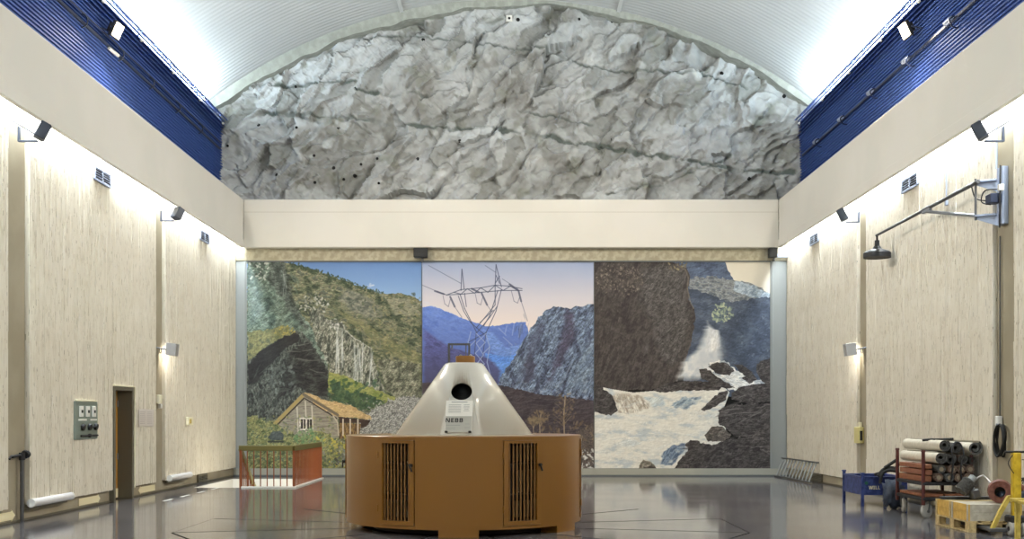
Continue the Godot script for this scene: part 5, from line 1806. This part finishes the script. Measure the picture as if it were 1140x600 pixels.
func lamps() -> void:
	wall_box(Vector3(-BACK_X + 0.05, 5.71, -16.5), -1.0, 0.5, "dark box speaker under the beam above the hydrant pipe")
	wall_box(Vector3(-BACK_X + 0.05, 5.71, -23.2), -1.0, 0.9, "dark box speaker under the beam above the push-button box")
	wall_box(Vector3(BACK_X - 0.05, 5.71, -16.5), 1.0, -0.5, "dark box speaker under the beam near the swing arm's wall plate")
	wall_box(Vector3(BACK_X - 0.05, 5.71, -23.35), 1.0, -0.3, "dark box speaker under the beam above the call box")
	# two more on the lintel of the end wall
	for q in [[-2.36, 0.36, "black box speaker on the lintel where two pictures meet"], [6.83, 0.22, "black box speaker in the corner above the rapids picture"]]:
		var g := thing("lintel_speaker", q[2], "speaker", Vector3(q[0], 5.82, -29.42))
		var st := mb()
		box(st, Vector3(0, 0.02, 0.1), Vector3(q[1], 0.25, 0.2), 0.012)
		part("cabinet", st, M.black, g)
		st = mb()
		rod(st, Vector3(0.04, -0.2, 0.08), Vector3(0.04, -0.1, 0.08), 0.03, -1, 10)
		box(st, Vector3(0.04, -0.16, 0.02), Vector3(0.04, 0.05, 0.14), 0.004)
		part("mount", st, M.steel_dark, g)
		if q[0] > 0:
			st = mb()
			box(st, Vector3(0.27, -0.04, 0.05), Vector3(0.3, 0.1, 0.08), 0.01)
			part("arm", st, M.galv, g)
	# uplight sconces on the far recesses
	for s in [-1.0, 1.0]:
		var g := thing("wall_spot", "grey box spotlight on a short arm %s" % ("above the push-button box" if s < 0 else "above the call box"), "spotlight", Vector3(s * BACK_X, 2.97, -23.2), 0.0, "box spotlights on the wall recesses")
		var st := mb()
		tube(st, curve([Vector3(0, 0.02, 0.25), Vector3(-s * 0.09, 0.0, 0.16), Vector3(-s * 0.2, -0.02, 0.0)], 5), 0.016, 8)
		part("arm", st, M.steel, g)
		st = mb()
		var cpts := []
		for i in 13:
			cpts.append(Vector3(-s * (0.1 + 0.03 * sin(i * 0.52)), -0.05 + 0.05 * cos(i * 0.52), 0.12 + 0.03 * sin(i * 0.52)))
		tube(st, cpts, 0.008, 6)
		part("cable_loop", st, M.dark, g)
		st = mb()
		var c := Vector3(-s * 0.31, -0.02, 0)
		var b := Basis(Vector3.BACK, s * 0.12)
		for q in [[Vector3(-0.1, 0, 0), Vector3(0.012, 0.25, 0.2)], [Vector3(0.1, 0, 0), Vector3(0.012, 0.25, 0.2)], [Vector3(0, 0, 0.1), Vector3(0.21, 0.25, 0.012)], [Vector3(0, 0.12, 0.0), Vector3(0.21, 0.012, 0.2)], [Vector3(0, -0.12, 0.0), Vector3(0.21, 0.012, 0.2)]]:
			box(st, c + b * q[0], q[1], 0.003, b)
		part("housing", st, mat(Color(0.66, 0.66, 0.66), 0.4, 0.2), g)
		st = mb()
		box(st, c + Vector3(0, 0, -0.07), Vector3(0.17, 0.21, 0.02), 0.004, b)
		part("glass", st, glow(Color(1, 0.98, 0.94), 3.0), g)
		var l := SpotLight3D.new()
		l.name = "spot_beam"
		l.light_energy = 0.55
		l.light_color = Color(1, 0.97, 0.92)
		l.light_size = 0.06
		l.spot_angle = 62.0
		l.spot_angle_attenuation = 0.8
		l.spot_range = 30.0
		l.shadow_enabled = true
		g.add_child(l)
		l.position = c + Vector3(0, 0, -0.12)
		l.look_at_from_position(g.position + l.position, g.position + l.position + Vector3(s * 0.6, -0.55, -0.6))
	# floodlights in pairs on the blue cladding; one pair stands behind the photographer's field of view
	for q in [[-1.0, -21.4], [1.0, -21.4], [-1.0, -5.0], [1.0, -5.0]]:
		var s: float = q[0]
		var zz: float = q[1]
		var near_label := "" if zz < -20 else " nearer the entrance end"
		var g := thing("floodlight", "bright floodlight on the blue cladding above the %s" % (("doorway wall" if s < 0 else "swing arm wall") + near_label), "floodlight", Vector3(s * BLUE_X, 8.92, zz), 0.0, "floodlights on the cladding")
		var aim := Vector3(-s * 0.9, -0.42, 0.06).normalized()
		if zz > -20:
			aim = Vector3(-s * 0.62, -0.5, -0.6).normalized()
		var z := -aim
		var x := Vector3.UP.cross(z).normalized()
		var b := Basis(x, z.cross(x), z)
		var c := Vector3(-s * 0.3, 0, 0)
		var st := mb()
		prism(st, PackedVector2Array([Vector2(-0.17, -0.15), Vector2(0.17, -0.15), Vector2(0.17, 0.15), Vector2(-0.17, 0.15)]), 0.06, c + b * Vector3(0, 0, 0.03), b)
		prism(st, PackedVector2Array([Vector2(-0.1, -0.09), Vector2(0.1, -0.09), Vector2(0.1, 0.09), Vector2(-0.1, 0.09)]), 0.1, c + b * Vector3(0, 0, 0.1), b)
		part("housing", st, M.dark, g)
		st = mb()
		box(st, c + b * Vector3(0, 0, -0.008), Vector3(0.3, 0.26, 0.012), 0.003, b)
		part("glass", st, glow(Color(1.0, 0.93, 0.80), 14.0), g)
		st = mb()
		bar(st, Vector3(-s * 0.045, -0.02, -0.2), c + b * Vector3(0.18, 0, 0.06), 0.03, 0.02)
		part("yoke", st, M.dark_tray, g)
		st = mb()
		bar(st, Vector3(-s * 0.045, -0.02, 0.2), c + b * Vector3(-0.18, 0, 0.06), 0.03, 0.02)
		part("yoke", st, M.dark_tray, g)
		if s < 0:
			st = mb()
			rod(st, Vector3(0.1, -0.3, -0.1), Vector3(0.12, -0.3, -0.55), 0.03, -1, 10)
			part("starter_tube", st, M.white, g)
		area("flood_beam", Vector3(s * BLUE_X, 8.92, zz) + c + aim * 0.03, aim, Vector2(0.28, 0.24), 70.0 if zz < -20 else 30.0, Color(1.0, 0.95, 0.87))
	# the lamp rows themselves
	for s in [-1.0, 1.0]:
		var where := "doorway wall" if s < 0 else "swing arm wall"
		var g := thing("cove_lamp_row", "row of fluorescent lamps behind the fascia along the %s" % where, "lamp")
		var st := mb()
		span(st, Vector3(s * 7.09, 6.26, REAR_Z - 0.1), Vector3(s * 7.2, 6.34, -29.3), 0.005)
		part("batten", st, M.white, g)
		st = mb()
		rod(st, Vector3(s * 7.145, 6.245, REAR_Z - 0.1), Vector3(s * 7.145, 6.245, -29.28), 0.018, -1, 10)
		part("tubes", st, glow(Color(1.0, 0.985, 0.95), 4.0), g)
		g = thing("trough_lamp_row", "row of fluorescent uplights in the trough above the %s" % where, "lamp")
		st = mb()
		span(st, Vector3(s * 8.05, 9.26, REAR_Z - 0.1), Vector3(s * 8.2, 9.6, -29.7), 0.005)
		span(st, Vector3(s * 7.845, 9.2, REAR_Z - 0.1), Vector3(s * 8.72, 9.26, -29.8))
		part("batten", st, M.white, g)
		st = mb()
		rod(st, Vector3(s * 8.12, 9.625, REAR_Z - 0.1), Vector3(s * 8.12, 9.625, -29.6), 0.018, -1, 10)
		part("tubes", st, glow(Color(0.98, 1.0, 0.985), 4.0), g)

# ------------------------------------------------------------------ things on the floor by the right wall
func right_floor_things() -> void:
	ladder()
	crate()
	trolley()
	rolls()
	pallet_load()
	pallet_truck()
	trestle()

func ladder() -> void:
	# lies on one side rail, leaning on the wall
	var l := thing("ladder", "grey metal ladder lying on its side against the wall", "ladder", Vector3(7.0, 0, -27.75), 0.03)
	var st := mb()
	bar(st, Vector3(-0.06, 0.03, 1.55), Vector3(-0.06, 0.03, -1.55), 0.03, 0.06, 0.006)
	part("side_rail", st, M.steel_dark, l)
	st = mb()
	bar(st, Vector3(0.12, 0.49, 1.55), Vector3(0.12, 0.49, -1.55), 0.03, 0.06, 0.006)
	part("side_rail", st, M.steel_dark, l)
	for i in 11:
		st = mb()
		var z := lerpf(1.42, -1.42, i / 10.0)
		rod(st, Vector3(-0.06, 0.03, z), Vector3(0.12, 0.49, z), 0.019, -1, 10)
		part("rung", st, M.alu, l)

func crate() -> void:
	var c := thing("steel_crate", "blue steel crate on short legs with yellow lettering", "crate", Vector3(6.48, 0, -20.05))
	var st := mb()
	for q in [[-0.375, 0.54], [0.375, 0.54], [-0.375, -0.54], [0.375, -0.54]]:
		st = mb()
		box(st, Vector3(q[0], 0.28, q[1]), Vector3(0.05, 0.56, 0.05), 0.006)
		box(st, Vector3(q[0], 0.575, q[1]), Vector3(0.07, 0.03, 0.07), 0.008)
		part("leg", st, M.crate_blue, c)
	for q in [[Vector3(0, 0.355, 0.54), Vector3(0.72, 0.31, 0.02)], [Vector3(0, 0.355, -0.54), Vector3(0.72, 0.31, 0.02)], [Vector3(-0.375, 0.355, 0), Vector3(0.02, 0.31, 1.05)], [Vector3(0.375, 0.355, 0), Vector3(0.02, 0.31, 1.05)]]:
		st = mb()
		box(st, q[0], q[1], 0.004)
		part("side_panel", st, M.crate_blue, c)
		st = mb()
		box(st, q[0] + Vector3(0, 0.155, 0), Vector3(q[1].x + 0.02, 0.03, q[1].z + 0.02), 0.006)
		part("top_rim", st, M.crate_blue, c)
	st = mb()
	box(st, Vector3(0, 0.21, 0), Vector3(0.72, 0.02, 1.05))
	part("bottom", st, M.crate_blue, c)
	lettering("WILL", 0.06, 0.003, M.sign, c, Vector3(-0.17, 0.33, 0.553), Basis.IDENTITY, "lettering", 1.2)
	st = mb()
	rod(st, Vector3(-0.31, 0.41, 0.55), Vector3(-0.31, 0.41, 0.555), 0.03, -1, 14)
	part("sticker", st, mat(Color(0.10, 0.35, 0.25), 0.5), c)
	# tarpaulin sack and black hose scraps beside it
	st = mb()
	lumpy(st, Vector3(0, 0.25, 0), Vector3(0.16, 0.25, 0.2), 71, 0.32)
	one("tarpaulin_sack", st, M.bag, "crumpled blue-grey tarpaulin sack between crate and trolley", "sack", "", Vector3(6.5, 0.0, -19.1))
	var h := thing("hose_scraps", "tangle of black hoses draped over the crate corner", "hose", Vector3(6.54, 0.56, -19.38))
	for q in [[[-0.22, -0.02, 0.05], [-0.1, 0.1, 0.0], [0.05, 0.1, 0.05], [0.15, 0.18, 0.0]], [[-0.25, 0.0, -0.03], [-0.12, 0.04, -0.05], [0.0, 0.12, 0.0], [0.12, 0.1, 0.06]], [[-0.2, -0.15, 0.09], [-0.16, 0.02, 0.08], [-0.05, 0.08, 0.1], [0.1, 0.06, 0.12]], [[-0.1, 0.12, 0.02], [0.02, 0.2, 0.02], [0.12, 0.26, 0.0]]]:
		st = mb()
		var pts := []
		for v in q:
			pts.append(Vector3(v[0], v[1], v[2]))
		tube(st, curve(pts, 6), 0.028, 8)
		part("hose", st, M.rubber, h)

func lumpy(st: SurfaceTool, c: Vector3, r: Vector3, seed_: int, amp: float) -> void:
	var n := FastNoiseLite.new()
	n.seed = seed_
	n.frequency = 1.1
	var nu := 28
	var nv := 18
	var at := func(i: int, j: int) -> Vector3:
		var t := TAU * i / nu
		var p := PI * j / nv - PI / 2
		var d := Vector3(cos(p) * sin(t), sin(p), cos(p) * cos(t))
		var k := 1.0 + amp * 2.0 * n.get_noise_3dv(d * 1.5) + amp * 0.5 * n.get_noise_3dv(d * 5.0)
		var q := d.sign() * Vector3(sqrt(absf(d.x)), pow(absf(d.y), 0.6), sqrt(absf(d.z))) * 0.85
		return c + q * r * k
	for j in nv:
		for i in nu:
			var a: Vector3 = at.call(i, j)
			var b: Vector3 = at.call((i + 1) % nu, j)
			var d: Vector3 = at.call((i + 1) % nu, j + 1)
			var e: Vector3 = at.call(i, j + 1)
			var na := ((a - c) / r).normalized()
			var nb := ((b - c) / r).normalized()
			var nd := ((d - c) / r).normalized()
			var ne := ((e - c) / r).normalized()
			if j > 0:
				tri3(st, a, b, d, na, nb, nd)
			if j < nv - 1:
				tri3(st, a, d, e, na, nd, ne)

func trolley() -> void:
	# x 6.33..7.1, z -17.25..-18.45
	var t := thing("trolley", "dark red two-deck trolley with corner posts and grey castors", "trolley", Vector3(6.72, 0, -17.85))
	var st := mb()
	for q in [[-0.38, 0.58], [0.36, 0.58], [-0.38, -0.58], [0.36, -0.58]]:
		st = mb()
		rod(st, Vector3(q[0], 0.2, q[1]), Vector3(q[0], 1.02, q[1]), 0.028, -1, 12)
		rod(st, Vector3(q[0], 1.02, q[1]), Vector3(q[0], 1.05, q[1]), 0.036, 0.03, 12)
		part("post", st, M.maroon, t)
	for y in [0.295, 0.53]:
		st = mb()
		box(st, Vector3(0, y, 0), Vector3(0.8, 0.05, 1.22), 0.008)
		part("deck", st, M.dark, t)
	for q in [[-0.3, 0.5], [0.3, 0.5], [-0.3, -0.5], [0.3, -0.5]]:
		var cs := Node3D.new()
		cs.name = "castor"
		cs.position = Vector3(q[0], 0, q[1])
		cs.rotation.y = 0.5 if q[1] > 0 else 1.4
		t.add_child(cs, true)
		st = mb()
		lathe(st, [Vector2(0.0, -0.03), Vector2(0.1, -0.03), Vector2(0.115, -0.018), Vector2(0.115, 0.018), Vector2(0.1, 0.03), Vector2(0.0, 0.03)], 24, Vector3(0, 0.115, 0), Basis(Vector3.RIGHT, PI / 2))
		part("wheel", st, M.wheel, cs)
		st = mb()
		rod(st, Vector3(0, 0.1, -0.045), Vector3(0, 0.1, 0.045), 0.022, -1, 12)
		for z in [-0.04, 0.04]:
			bar(st, Vector3(0, 0.115, z), Vector3(0.03, 0.26, z), 0.03, 0.006)
		box(st, Vector3(0.02, 0.262, 0), Vector3(0.1, 0.012, 0.1))
		part("fork", st, M.steel_dark, cs)
	# boards on the decks, each a thing
	var k := 0
	for q in [[0.558, 0.088, -0.3, "lowest rust-red board on the trolley's upper deck"], [0.662, 0.08, -0.29, "second rust-red board up on the trolley's upper deck"], [0.758, 0.07, -0.3, "top rust-red board on the trolley's upper deck"]]:
		st = mb()
		box(st, Vector3.ZERO, Vector3(0.12, q[1], 1.12), 0.008)
		one("red_board", st, M.board_red, q[3], "board", "rust-red boards on the trolley", Vector3(6.72 + q[2], q[0] + q[1] * 0.5, -17.86 + 0.01 * k))
		k += 1
	for q in [[-0.2, "wide rust-red board at the edge of the trolley's lower deck"], [0.12, "wide rust-red board inside the trolley's lower deck"]]:
		st = mb()
		box(st, Vector3.ZERO, Vector3(0.3, 0.05, 1.1), 0.008)
		one("deck_board", st, M.board_red, q[1], "board", "rust-red boards on the lower deck", Vector3(6.72 + q[0], 0.346, -17.86))

func roll(at: Vector3, r: float, length: float, outer: Material, inner: Material, turns: float, label: String, grp: String, yaw := 0.0) -> void:
	# rolled mat: a spiral sheet seen end-on, axis along z
	var g := thing("rolled_mat", label, "roll", at, yaw, grp)
	var st := mb()
	var n := int(turns * 20)
	var th := r * 0.62 / turns
	var pts := []
	for i in n + 1:
		var t := TAU * turns * i / n
		var rr := r - (r * 0.66) * i / n
		pts.append(Vector2(sin(t + 0.6) * rr, cos(t + 0.6) * rr))
	var h := length * 0.5
	var thick := th * 0.62
	var inn := mb()
	for i in n:
		var a: Vector2 = pts[i]
		var b: Vector2 = pts[i + 1]
		var a2: Vector2 = a * (1.0 - thick / a.length())
		var b2: Vector2 = b * (1.0 - thick / b.length())
		var v := func(p: Vector2, z: float) -> Vector3: return Vector3(p.x, p.y, z)
		var na := Vector3(a.x, a.y, 0).normalized()
		var nb := Vector3(b.x, b.y, 0).normalized()
		quad4(st if i < 22 else inn, v.call(a, -h), v.call(b, -h), v.call(b, h), v.call(a, h), na, nb, nb, na)
		quad4(inn, v.call(a2, -h), v.call(b2, -h), v.call(b2, h), v.call(a2, h), -na, -nb, -nb, -na)
	part("sheet", st, outer, g)
	part("inner_turns", inn, inner, g)
	st = mb()
	for i in n:
		var a: Vector2 = pts[i]
		var b: Vector2 = pts[i + 1]
		var a2: Vector2 = a * (1.0 - thick / a.length())
		var b2: Vector2 = b * (1.0 - thick / b.length())
		for z in [-h - 0.001, h + 0.001]:
			quad(st, Vector3(a.x, a.y, z), Vector3(b.x, b.y, z), Vector3(b2.x, b2.y, z), Vector3(a2.x, a2.y, z), Vector3(0, 0, signf(z)))
	part("cut_edge", st, inner, g)

func rolls() -> void:
	var grp := "rolled mats on the trolley"
	# z of the near ends about -17.2
	roll(Vector3(6.62, 1.12, -17.95), 0.1, 1.5, M.mat_cream, M.mat_grey, 2.6, "cream rolled mat on top of the pile at the trolley post", grp, 0.03)
	roll(Vector3(6.55, 0.93, -17.9), 0.1, 1.5, M.mat_cream, M.mat_grey, 2.6, "cream rolled mat second from the top beside the trolley post", grp, 0.02)
	roll(Vector3(7.04, 1.085, -17.75), 0.13, 1.3, M.mat_cream, M.mat_grey, 1.6, "widest cream rolled mat, uppermost next to the wall", grp, 0.04)
	roll(Vector3(6.82, 1.085, -17.9), 0.09, 1.3, M.mat_grey, M.mat_grey, 2.4, "grey rolled mat between the two top cream rolls", grp, 0.02)
	roll(Vector3(6.75, 0.91, -17.9), 0.085, 1.35, M.mat_grey, M.mat_grey, 2.4, "grey rolled mat in the middle of the pile", grp)
	roll(Vector3(6.925, 0.91, -17.9), 0.085, 1.35, M.brown, M.mat_grey, 2.2, "brown rolled mat in the middle of the pile", grp)
	roll(Vector3(7.08, 0.888, -17.9), 0.065, 1.35, M.mat_grey, M.mat_grey, 2.2, "grey rolled mat in the middle row next to the wall", grp)
	# short logs and pipes below
	var i := 0
	var names := ["first", "second", "third", "fourth"]
	for row in 2:
		for k in 4:
			var x := 6.56 + k * 0.145 + row * 0.04
			var y := 0.628 + row * 0.128
			var st := mb()
			var m: Material = [M.brown, M.mat_grey, M.brown, M.brown][(k + row) % 4]
			rod(st, Vector3(0, 0, 0.62), Vector3(0, 0, -0.6), 0.066, -1, 16)
			var label := "round brown log, %s from the post in the %s row of the pile" % [names[k], "bottom" if row == 0 else "upper"]
			if m == M.mat_grey:
				label = "round grey log, %s from the post in the %s row of the pile" % [names[k], "bottom" if row == 0 else "upper"]
			var g := thing("log", label, "log", Vector3(x, y, -17.84 + 0.02 * ((i * 3) % 4)), 0.0, "logs under the rolled mats")
			part("trunk", st, m, g)
			st = mb()
			rod(st, Vector3(0, 0, 0.62), Vector3(0, 0, 0.624), 0.035, -1, 12)
			part("heart", st, M.copper, g)
			i += 1
	# dark straps over the pile
	var st := mb()
	tube(st, curve([Vector3(6.72, 0.6, -17.14), Vector3(6.74, 0.85, -17.12), Vector3(6.72, 1.05, -17.12), Vector3(6.78, 1.16, -17.16), Vector3(6.86, 1.15, -17.16), Vector3(6.9, 1.0, -17.12), Vector3(6.86, 0.8, -17.13), Vector3(6.88, 0.58, -17.14)], 8), 0.014, 8)
	one("strap", st, M.dark, "dark strap tied over the near ends of the rolls", "strap")
	st = mb()
	tube(st, curve([Vector3(6.5, 1.19, -17.75), Vector3(6.62, 1.2, -17.72), Vector3(6.78, 1.2, -17.74), Vector3(6.98, 1.21, -17.72)], 6), 0.02, 8)
	one("rubber_hose", st, M.rubber, "black hose lying across the top of the rolls", "hose")

func pallet_load() -> void:
	# pallet: x 6.15..6.95, z -15.1..-16.3
	var p := thing("pallet", "wooden euro pallet under the two crates", "pallet", Vector3(6.56, 0, -15.7))
	var st := mb()
	for x in [-0.35, 0.0, 0.35]:
		for z in [-0.53, 0.0, 0.53]:
			st = mb()
			box(st, Vector3(x, 0.066, z), Vector3(0.1, 0.09, 0.14), 0.004)
			part("block", st, M.pine, p)
		st = mb()
		box(st, Vector3(x, 0.011, 0), Vector3(0.1, 0.02, 1.2), 0.003)
		part("runner", st, M.pine, p)
	for z in [-0.53, 0.0, 0.53]:
		st = mb()
		box(st, Vector3(0, 0.122, z), Vector3(0.8, 0.02, 0.14), 0.003)
		part("stringer", st, M.pine, p)
	for i in 5:
		st = mb()
		box(st, Vector3(-0.34 + i * 0.17, 0.143, 0), Vector3(0.12, 0.02, 1.2), 0.003)
		part("deck_board", st, M.pine, p)
	open_crate(Vector3(6.52, 0.154, -16.0), Vector3(0.72, 0.225, 0.56), M.pine_yellow, M.pine, "yellowish wooden crate at the far end of the pallet")
	open_crate(Vector3(6.52, 0.154, -15.41), Vector3(0.72, 0.225, 0.58), M.pine_yellow, M.pine_grey, "wooden crate with a pale grey end on the pallet near the truck")
	# flat steel beam laid over the far crate
	st = mb()
	box(st, Vector3(0, 0.035, 0), Vector3(0.7, 0.012, 0.16), 0.002)
	box(st, Vector3(0, 0.006, 0), Vector3(0.7, 0.012, 0.16), 0.002)
	box(st, Vector3(0, 0.02, 0), Vector3(0.7, 0.03, 0.014), 0.0)
	one("steel_beam", st, M.steel_dark, "short dark steel beam laid across the crates", "beam", "", Vector3(6.5, 0.382, -16.05))
	# red pump body with a flange
	var g := thing("pump", "rust-red pump casing with a round black inlet on the crates", "pump", Vector3(6.6, 0.385, -15.45), 0.15)
	st = mb()
	lathe(st, [Vector2(0.07, 0.0), Vector2(0.15, 0.0), Vector2(0.155, 0.02), Vector2(0.155, 0.06), Vector2(0.11, 0.08), Vector2(0.12, 0.2), Vector2(0.16, 0.28), Vector2(0.14, 0.42), Vector2(0.06, 0.5), Vector2(0.0, 0.5)], 32, Vector3(0.0, 0.155, 0.22), Basis(Vector3.UP, -0.55) * Basis(Vector3.RIGHT, -PI / 2), 0, TAU, false)
	part("casing", st, M.rust_red, g)
	st = mb()
	lathe(st, [Vector2(0.0, 0.12), Vector2(0.065, 0.12), Vector2(0.07, -0.002)], 24, Vector3(0.0, 0.155, 0.22), Basis(Vector3.UP, -0.55) * Basis(Vector3.RIGHT, -PI / 2))
	part("inlet", st, M.black, g)
	st = mb()
	box(st, Vector3(0.24, 0.2, 0.02), Vector3(0.4, 0.1, 0.22), 0.03, Basis(Vector3.UP, -0.2))
	part("outlet_body", st, M.rust_red, g)
	st = mb()
	box(st, Vector3(0.28, 0.1, 0.05), Vector3(0.5, 0.12, 0.3), 0.03)
	part("base_frame", st, M.slate, g)
	# grey motor lying at a slant
	var m := thing("motor", "grey finned motor resting at a slant on the crates", "motor", Vector3(6.44, 0.4, -15.9), 0.0)
	var mbasis := Basis(Vector3.BACK, -0.75)
	st = mb()
	var prof := [Vector2(0.0, 0.02), Vector2(0.085, 0.02)]
	for i in 7:
		prof.append(Vector2(0.1, 0.03 + i * 0.028))
		prof.append(Vector2(0.1, 0.045 + i * 0.028))
		prof.append(Vector2(0.09, 0.046 + i * 0.028))
		prof.append(Vector2(0.09, 0.057 + i * 0.028))
	prof.append(Vector2(0.07, 0.235))
	prof.append(Vector2(0.0, 0.235))
	lathe(st, prof, 24, Vector3(-0.09, 0.085, 0), mbasis)
	part("body", st, M.mat_grey, m)
	st = mb()
	lathe(st, [Vector2(0.06, 0.235), Vector2(0.06, 0.3), Vector2(0.045, 0.31), Vector2(0.0, 0.31)], 20, Vector3(-0.09, 0.085, 0), mbasis)
	part("end_bell", st, M.alu, m)
	st = mb()
	box(st, Vector3(0.12, 0.07, 0.0), Vector3(0.12, 0.14, 0.14), 0.02, Basis(Vector3.BACK, 0.3))
	part("terminal_box", st, M.steel_dark, m)
	# bent pale rod leaning from the motor to the truck
	st = mb()
	tube(st, [Vector3(6.52, 0.64, -15.9), Vector3(6.62, 0.72, -15.85), Vector3(6.655, 0.735, -15.83), Vector3(6.68, 0.71, -15.8), Vector3(6.78, 0.5, -15.55), Vector3(6.9, 0.4, -15.25)], 0.011, 8)
	one("bent_rod", st, mat(Color(0.82, 0.8, 0.8), 0.4), "bent white rod rising over the red pump", "rod")
	# wire basket remnants behind the pump
	st = mb()
	for i in 5:
		var t := i * 0.09
		tube(st, curve([Vector3(0.0 + t * 0.5, 0.0, -t), Vector3(0.05 + t * 0.5, 0.16, -t), Vector3(0.16 + t * 0.3, 0.2, -t * 0.5), Vector3(0.24, 0.12, -t)], 6), 0.007, 6)
	one("wire_bundle", st, M.dark, "bundle of stiff black wire sticking up behind the yellow mast", "wire", "", Vector3(6.95, 0.5, -15.6))

func open_crate(at: Vector3, size: Vector3, side: Material, ends: Material, label: String) -> void:
	var c := thing("wooden_crate", label, "crate", at, 0.0, "wooden crates on the pallet")
	var st := mb()
	var t := 0.022
	for k in 2:
		for s in [-1.0, 1.0]:
			st = mb()
			box(st, Vector3(s * (size.x / 2 - t / 2), size.y * (0.25 + 0.5 * k), 0), Vector3(t, size.y * 0.49, size.z), 0.003)
			part("side_board", st, side, c)
			st = mb()
			box(st, Vector3(0, size.y * (0.25 + 0.5 * k), s * (size.z / 2 - t / 2)), Vector3(size.x - 2 * t, size.y * 0.49, t), 0.003)
			part("end_board", st, ends, c)
	for x in [-1.0, 1.0]:
		for z in [-1.0, 1.0]:
			st = mb()
			box(st, Vector3(x * (size.x / 2 + 0.004), size.y / 2, z * (size.z / 2 - 0.03)), Vector3(0.012, size.y, 0.045), 0.002)
			part("corner_batten", st, ends, c)
	st = mb()
	box(st, Vector3(0, size.y - 0.008, 0), Vector3(size.x - 0.01, 0.016, size.z - 0.01), 0.002)
	part("lid", st, ends, c)

func pallet_truck() -> void:
	var p := thing("pallet_truck", "yellow hand pallet truck with upright mast and black handle", "pallet truck", Vector3(6.62, 0, -14.72), 0.0)
	var st := mb()
	box(st, Vector3(0, 0.66, 0), Vector3(0.11, 0.86, 0.09), 0.012)
	part("mast", st, M.yellow, p)
	st = mb()
	rod(st, Vector3(-0.15, 1.1, 0), Vector3(0.17, 1.1, 0), 0.016, -1, 10)
	part("handle", st, M.black, p)
	st = mb()
	tube(st, curve([Vector3(-0.06, 1.06, 0.03), Vector3(-0.12, 0.95, 0.04), Vector3(-0.05, 0.82, 0.05)], 5), 0.006, 6)
	tube(st, curve([Vector3(0.15, 1.09, 0.0), Vector3(0.16, 1.0, 0.02), Vector3(0.06, 1.0, 0.04)], 5), 0.006, 6)
	part("control_cable", st, M.black, p)
	st = mb()
	box(st, Vector3(0, 0.22, -0.03), Vector3(0.2, 0.1, 0.22), 0.02)
	rod(st, Vector3(0, 0.1, 0.0), Vector3(0, 0.3, 0.0), 0.055, -1, 16)
	part("pump_base", st, M.dark, p)
	for x in [-0.075, 0.075]:
		st = mb()
		lathe(st, [Vector2(0.02, -0.03), Vector2(0.08, -0.03), Vector2(0.095, -0.02), Vector2(0.095, 0.02), Vector2(0.08, 0.03), Vector2(0.02, 0.03)], 24, Vector3(x, 0.095, 0.02), Basis(Vector3.BACK, PI / 2))
		part("wheel", st, M.wheel, p)
		st = mb()
		rod(st, Vector3(x - 0.035, 0.095, 0.02), Vector3(x + 0.035, 0.095, 0.02), 0.03, -1, 12)
		part("hub", st, M.dark, p)
	# sloping yoke down to the forks
	st = mb()
	var prof := PackedVector2Array([Vector2(0, 0), Vector2(0.05, 0.0), Vector2(0.16, 0.22), Vector2(0.26, 0.4), Vector2(0.34, 0.44), Vector2(0.34, 0.49), Vector2(0.24, 0.47), Vector2(0.12, 0.26)])
	prism(st, prof, 0.05, Vector3(-0.33, 0.05, -0.06), Basis.IDENTITY)
	part("yoke", st, M.pale_yellow, p)
	st = mb()
	box(st, Vector3(-0.12, 0.07, -0.07), Vector3(0.42, 0.05, 0.1), 0.008)
	part("cross_beam", st, M.steel_dark, p)
	for x in [-0.26, 0.1]:
		st = mb()
		box(st, Vector3(x, 0.075, -0.72), Vector3(0.12, 0.045, 1.24), 0.008)
		part("fork", st, M.steel_dark, p)

func trestle() -> void:
	var t := thing("trestle", "pale yellow steel trestle at the edge beside the pallet truck", "trestle", Vector3(6.55, 0, -13.5))
	var st := mb()
	for q in [[-0.46, 0.0], [0.5, 0.0], [-0.46, -0.5], [0.5, -0.5]]:
		st = mb()
		box(st, Vector3(q[0], 0.27, q[1] * 0.0 + (0.0 if q[1] == 0.0 else 0.5)), Vector3(0.06, 0.54, 0.05), 0.006)
		part("leg", st, M.pale_yellow, t)
	st = mb()
	box(st, Vector3(0, 0.56, 0.0), Vector3(1.1, 0.045, 0.07), 0.008)
	part("top_rail", st, M.pale_yellow, t)
	st = mb()
	box(st, Vector3(0, 0.56, 0.5), Vector3(1.1, 0.045, 0.07), 0.008)
	part("top_rail", st, M.pale_yellow, t)
	for x in [-0.46, 0.5]:
		st = mb()
		box(st, Vector3(x, 0.54, 0.25), Vector3(0.05, 0.04, 0.5), 0.006)
		part("cross_rail", st, M.pale_yellow, t)
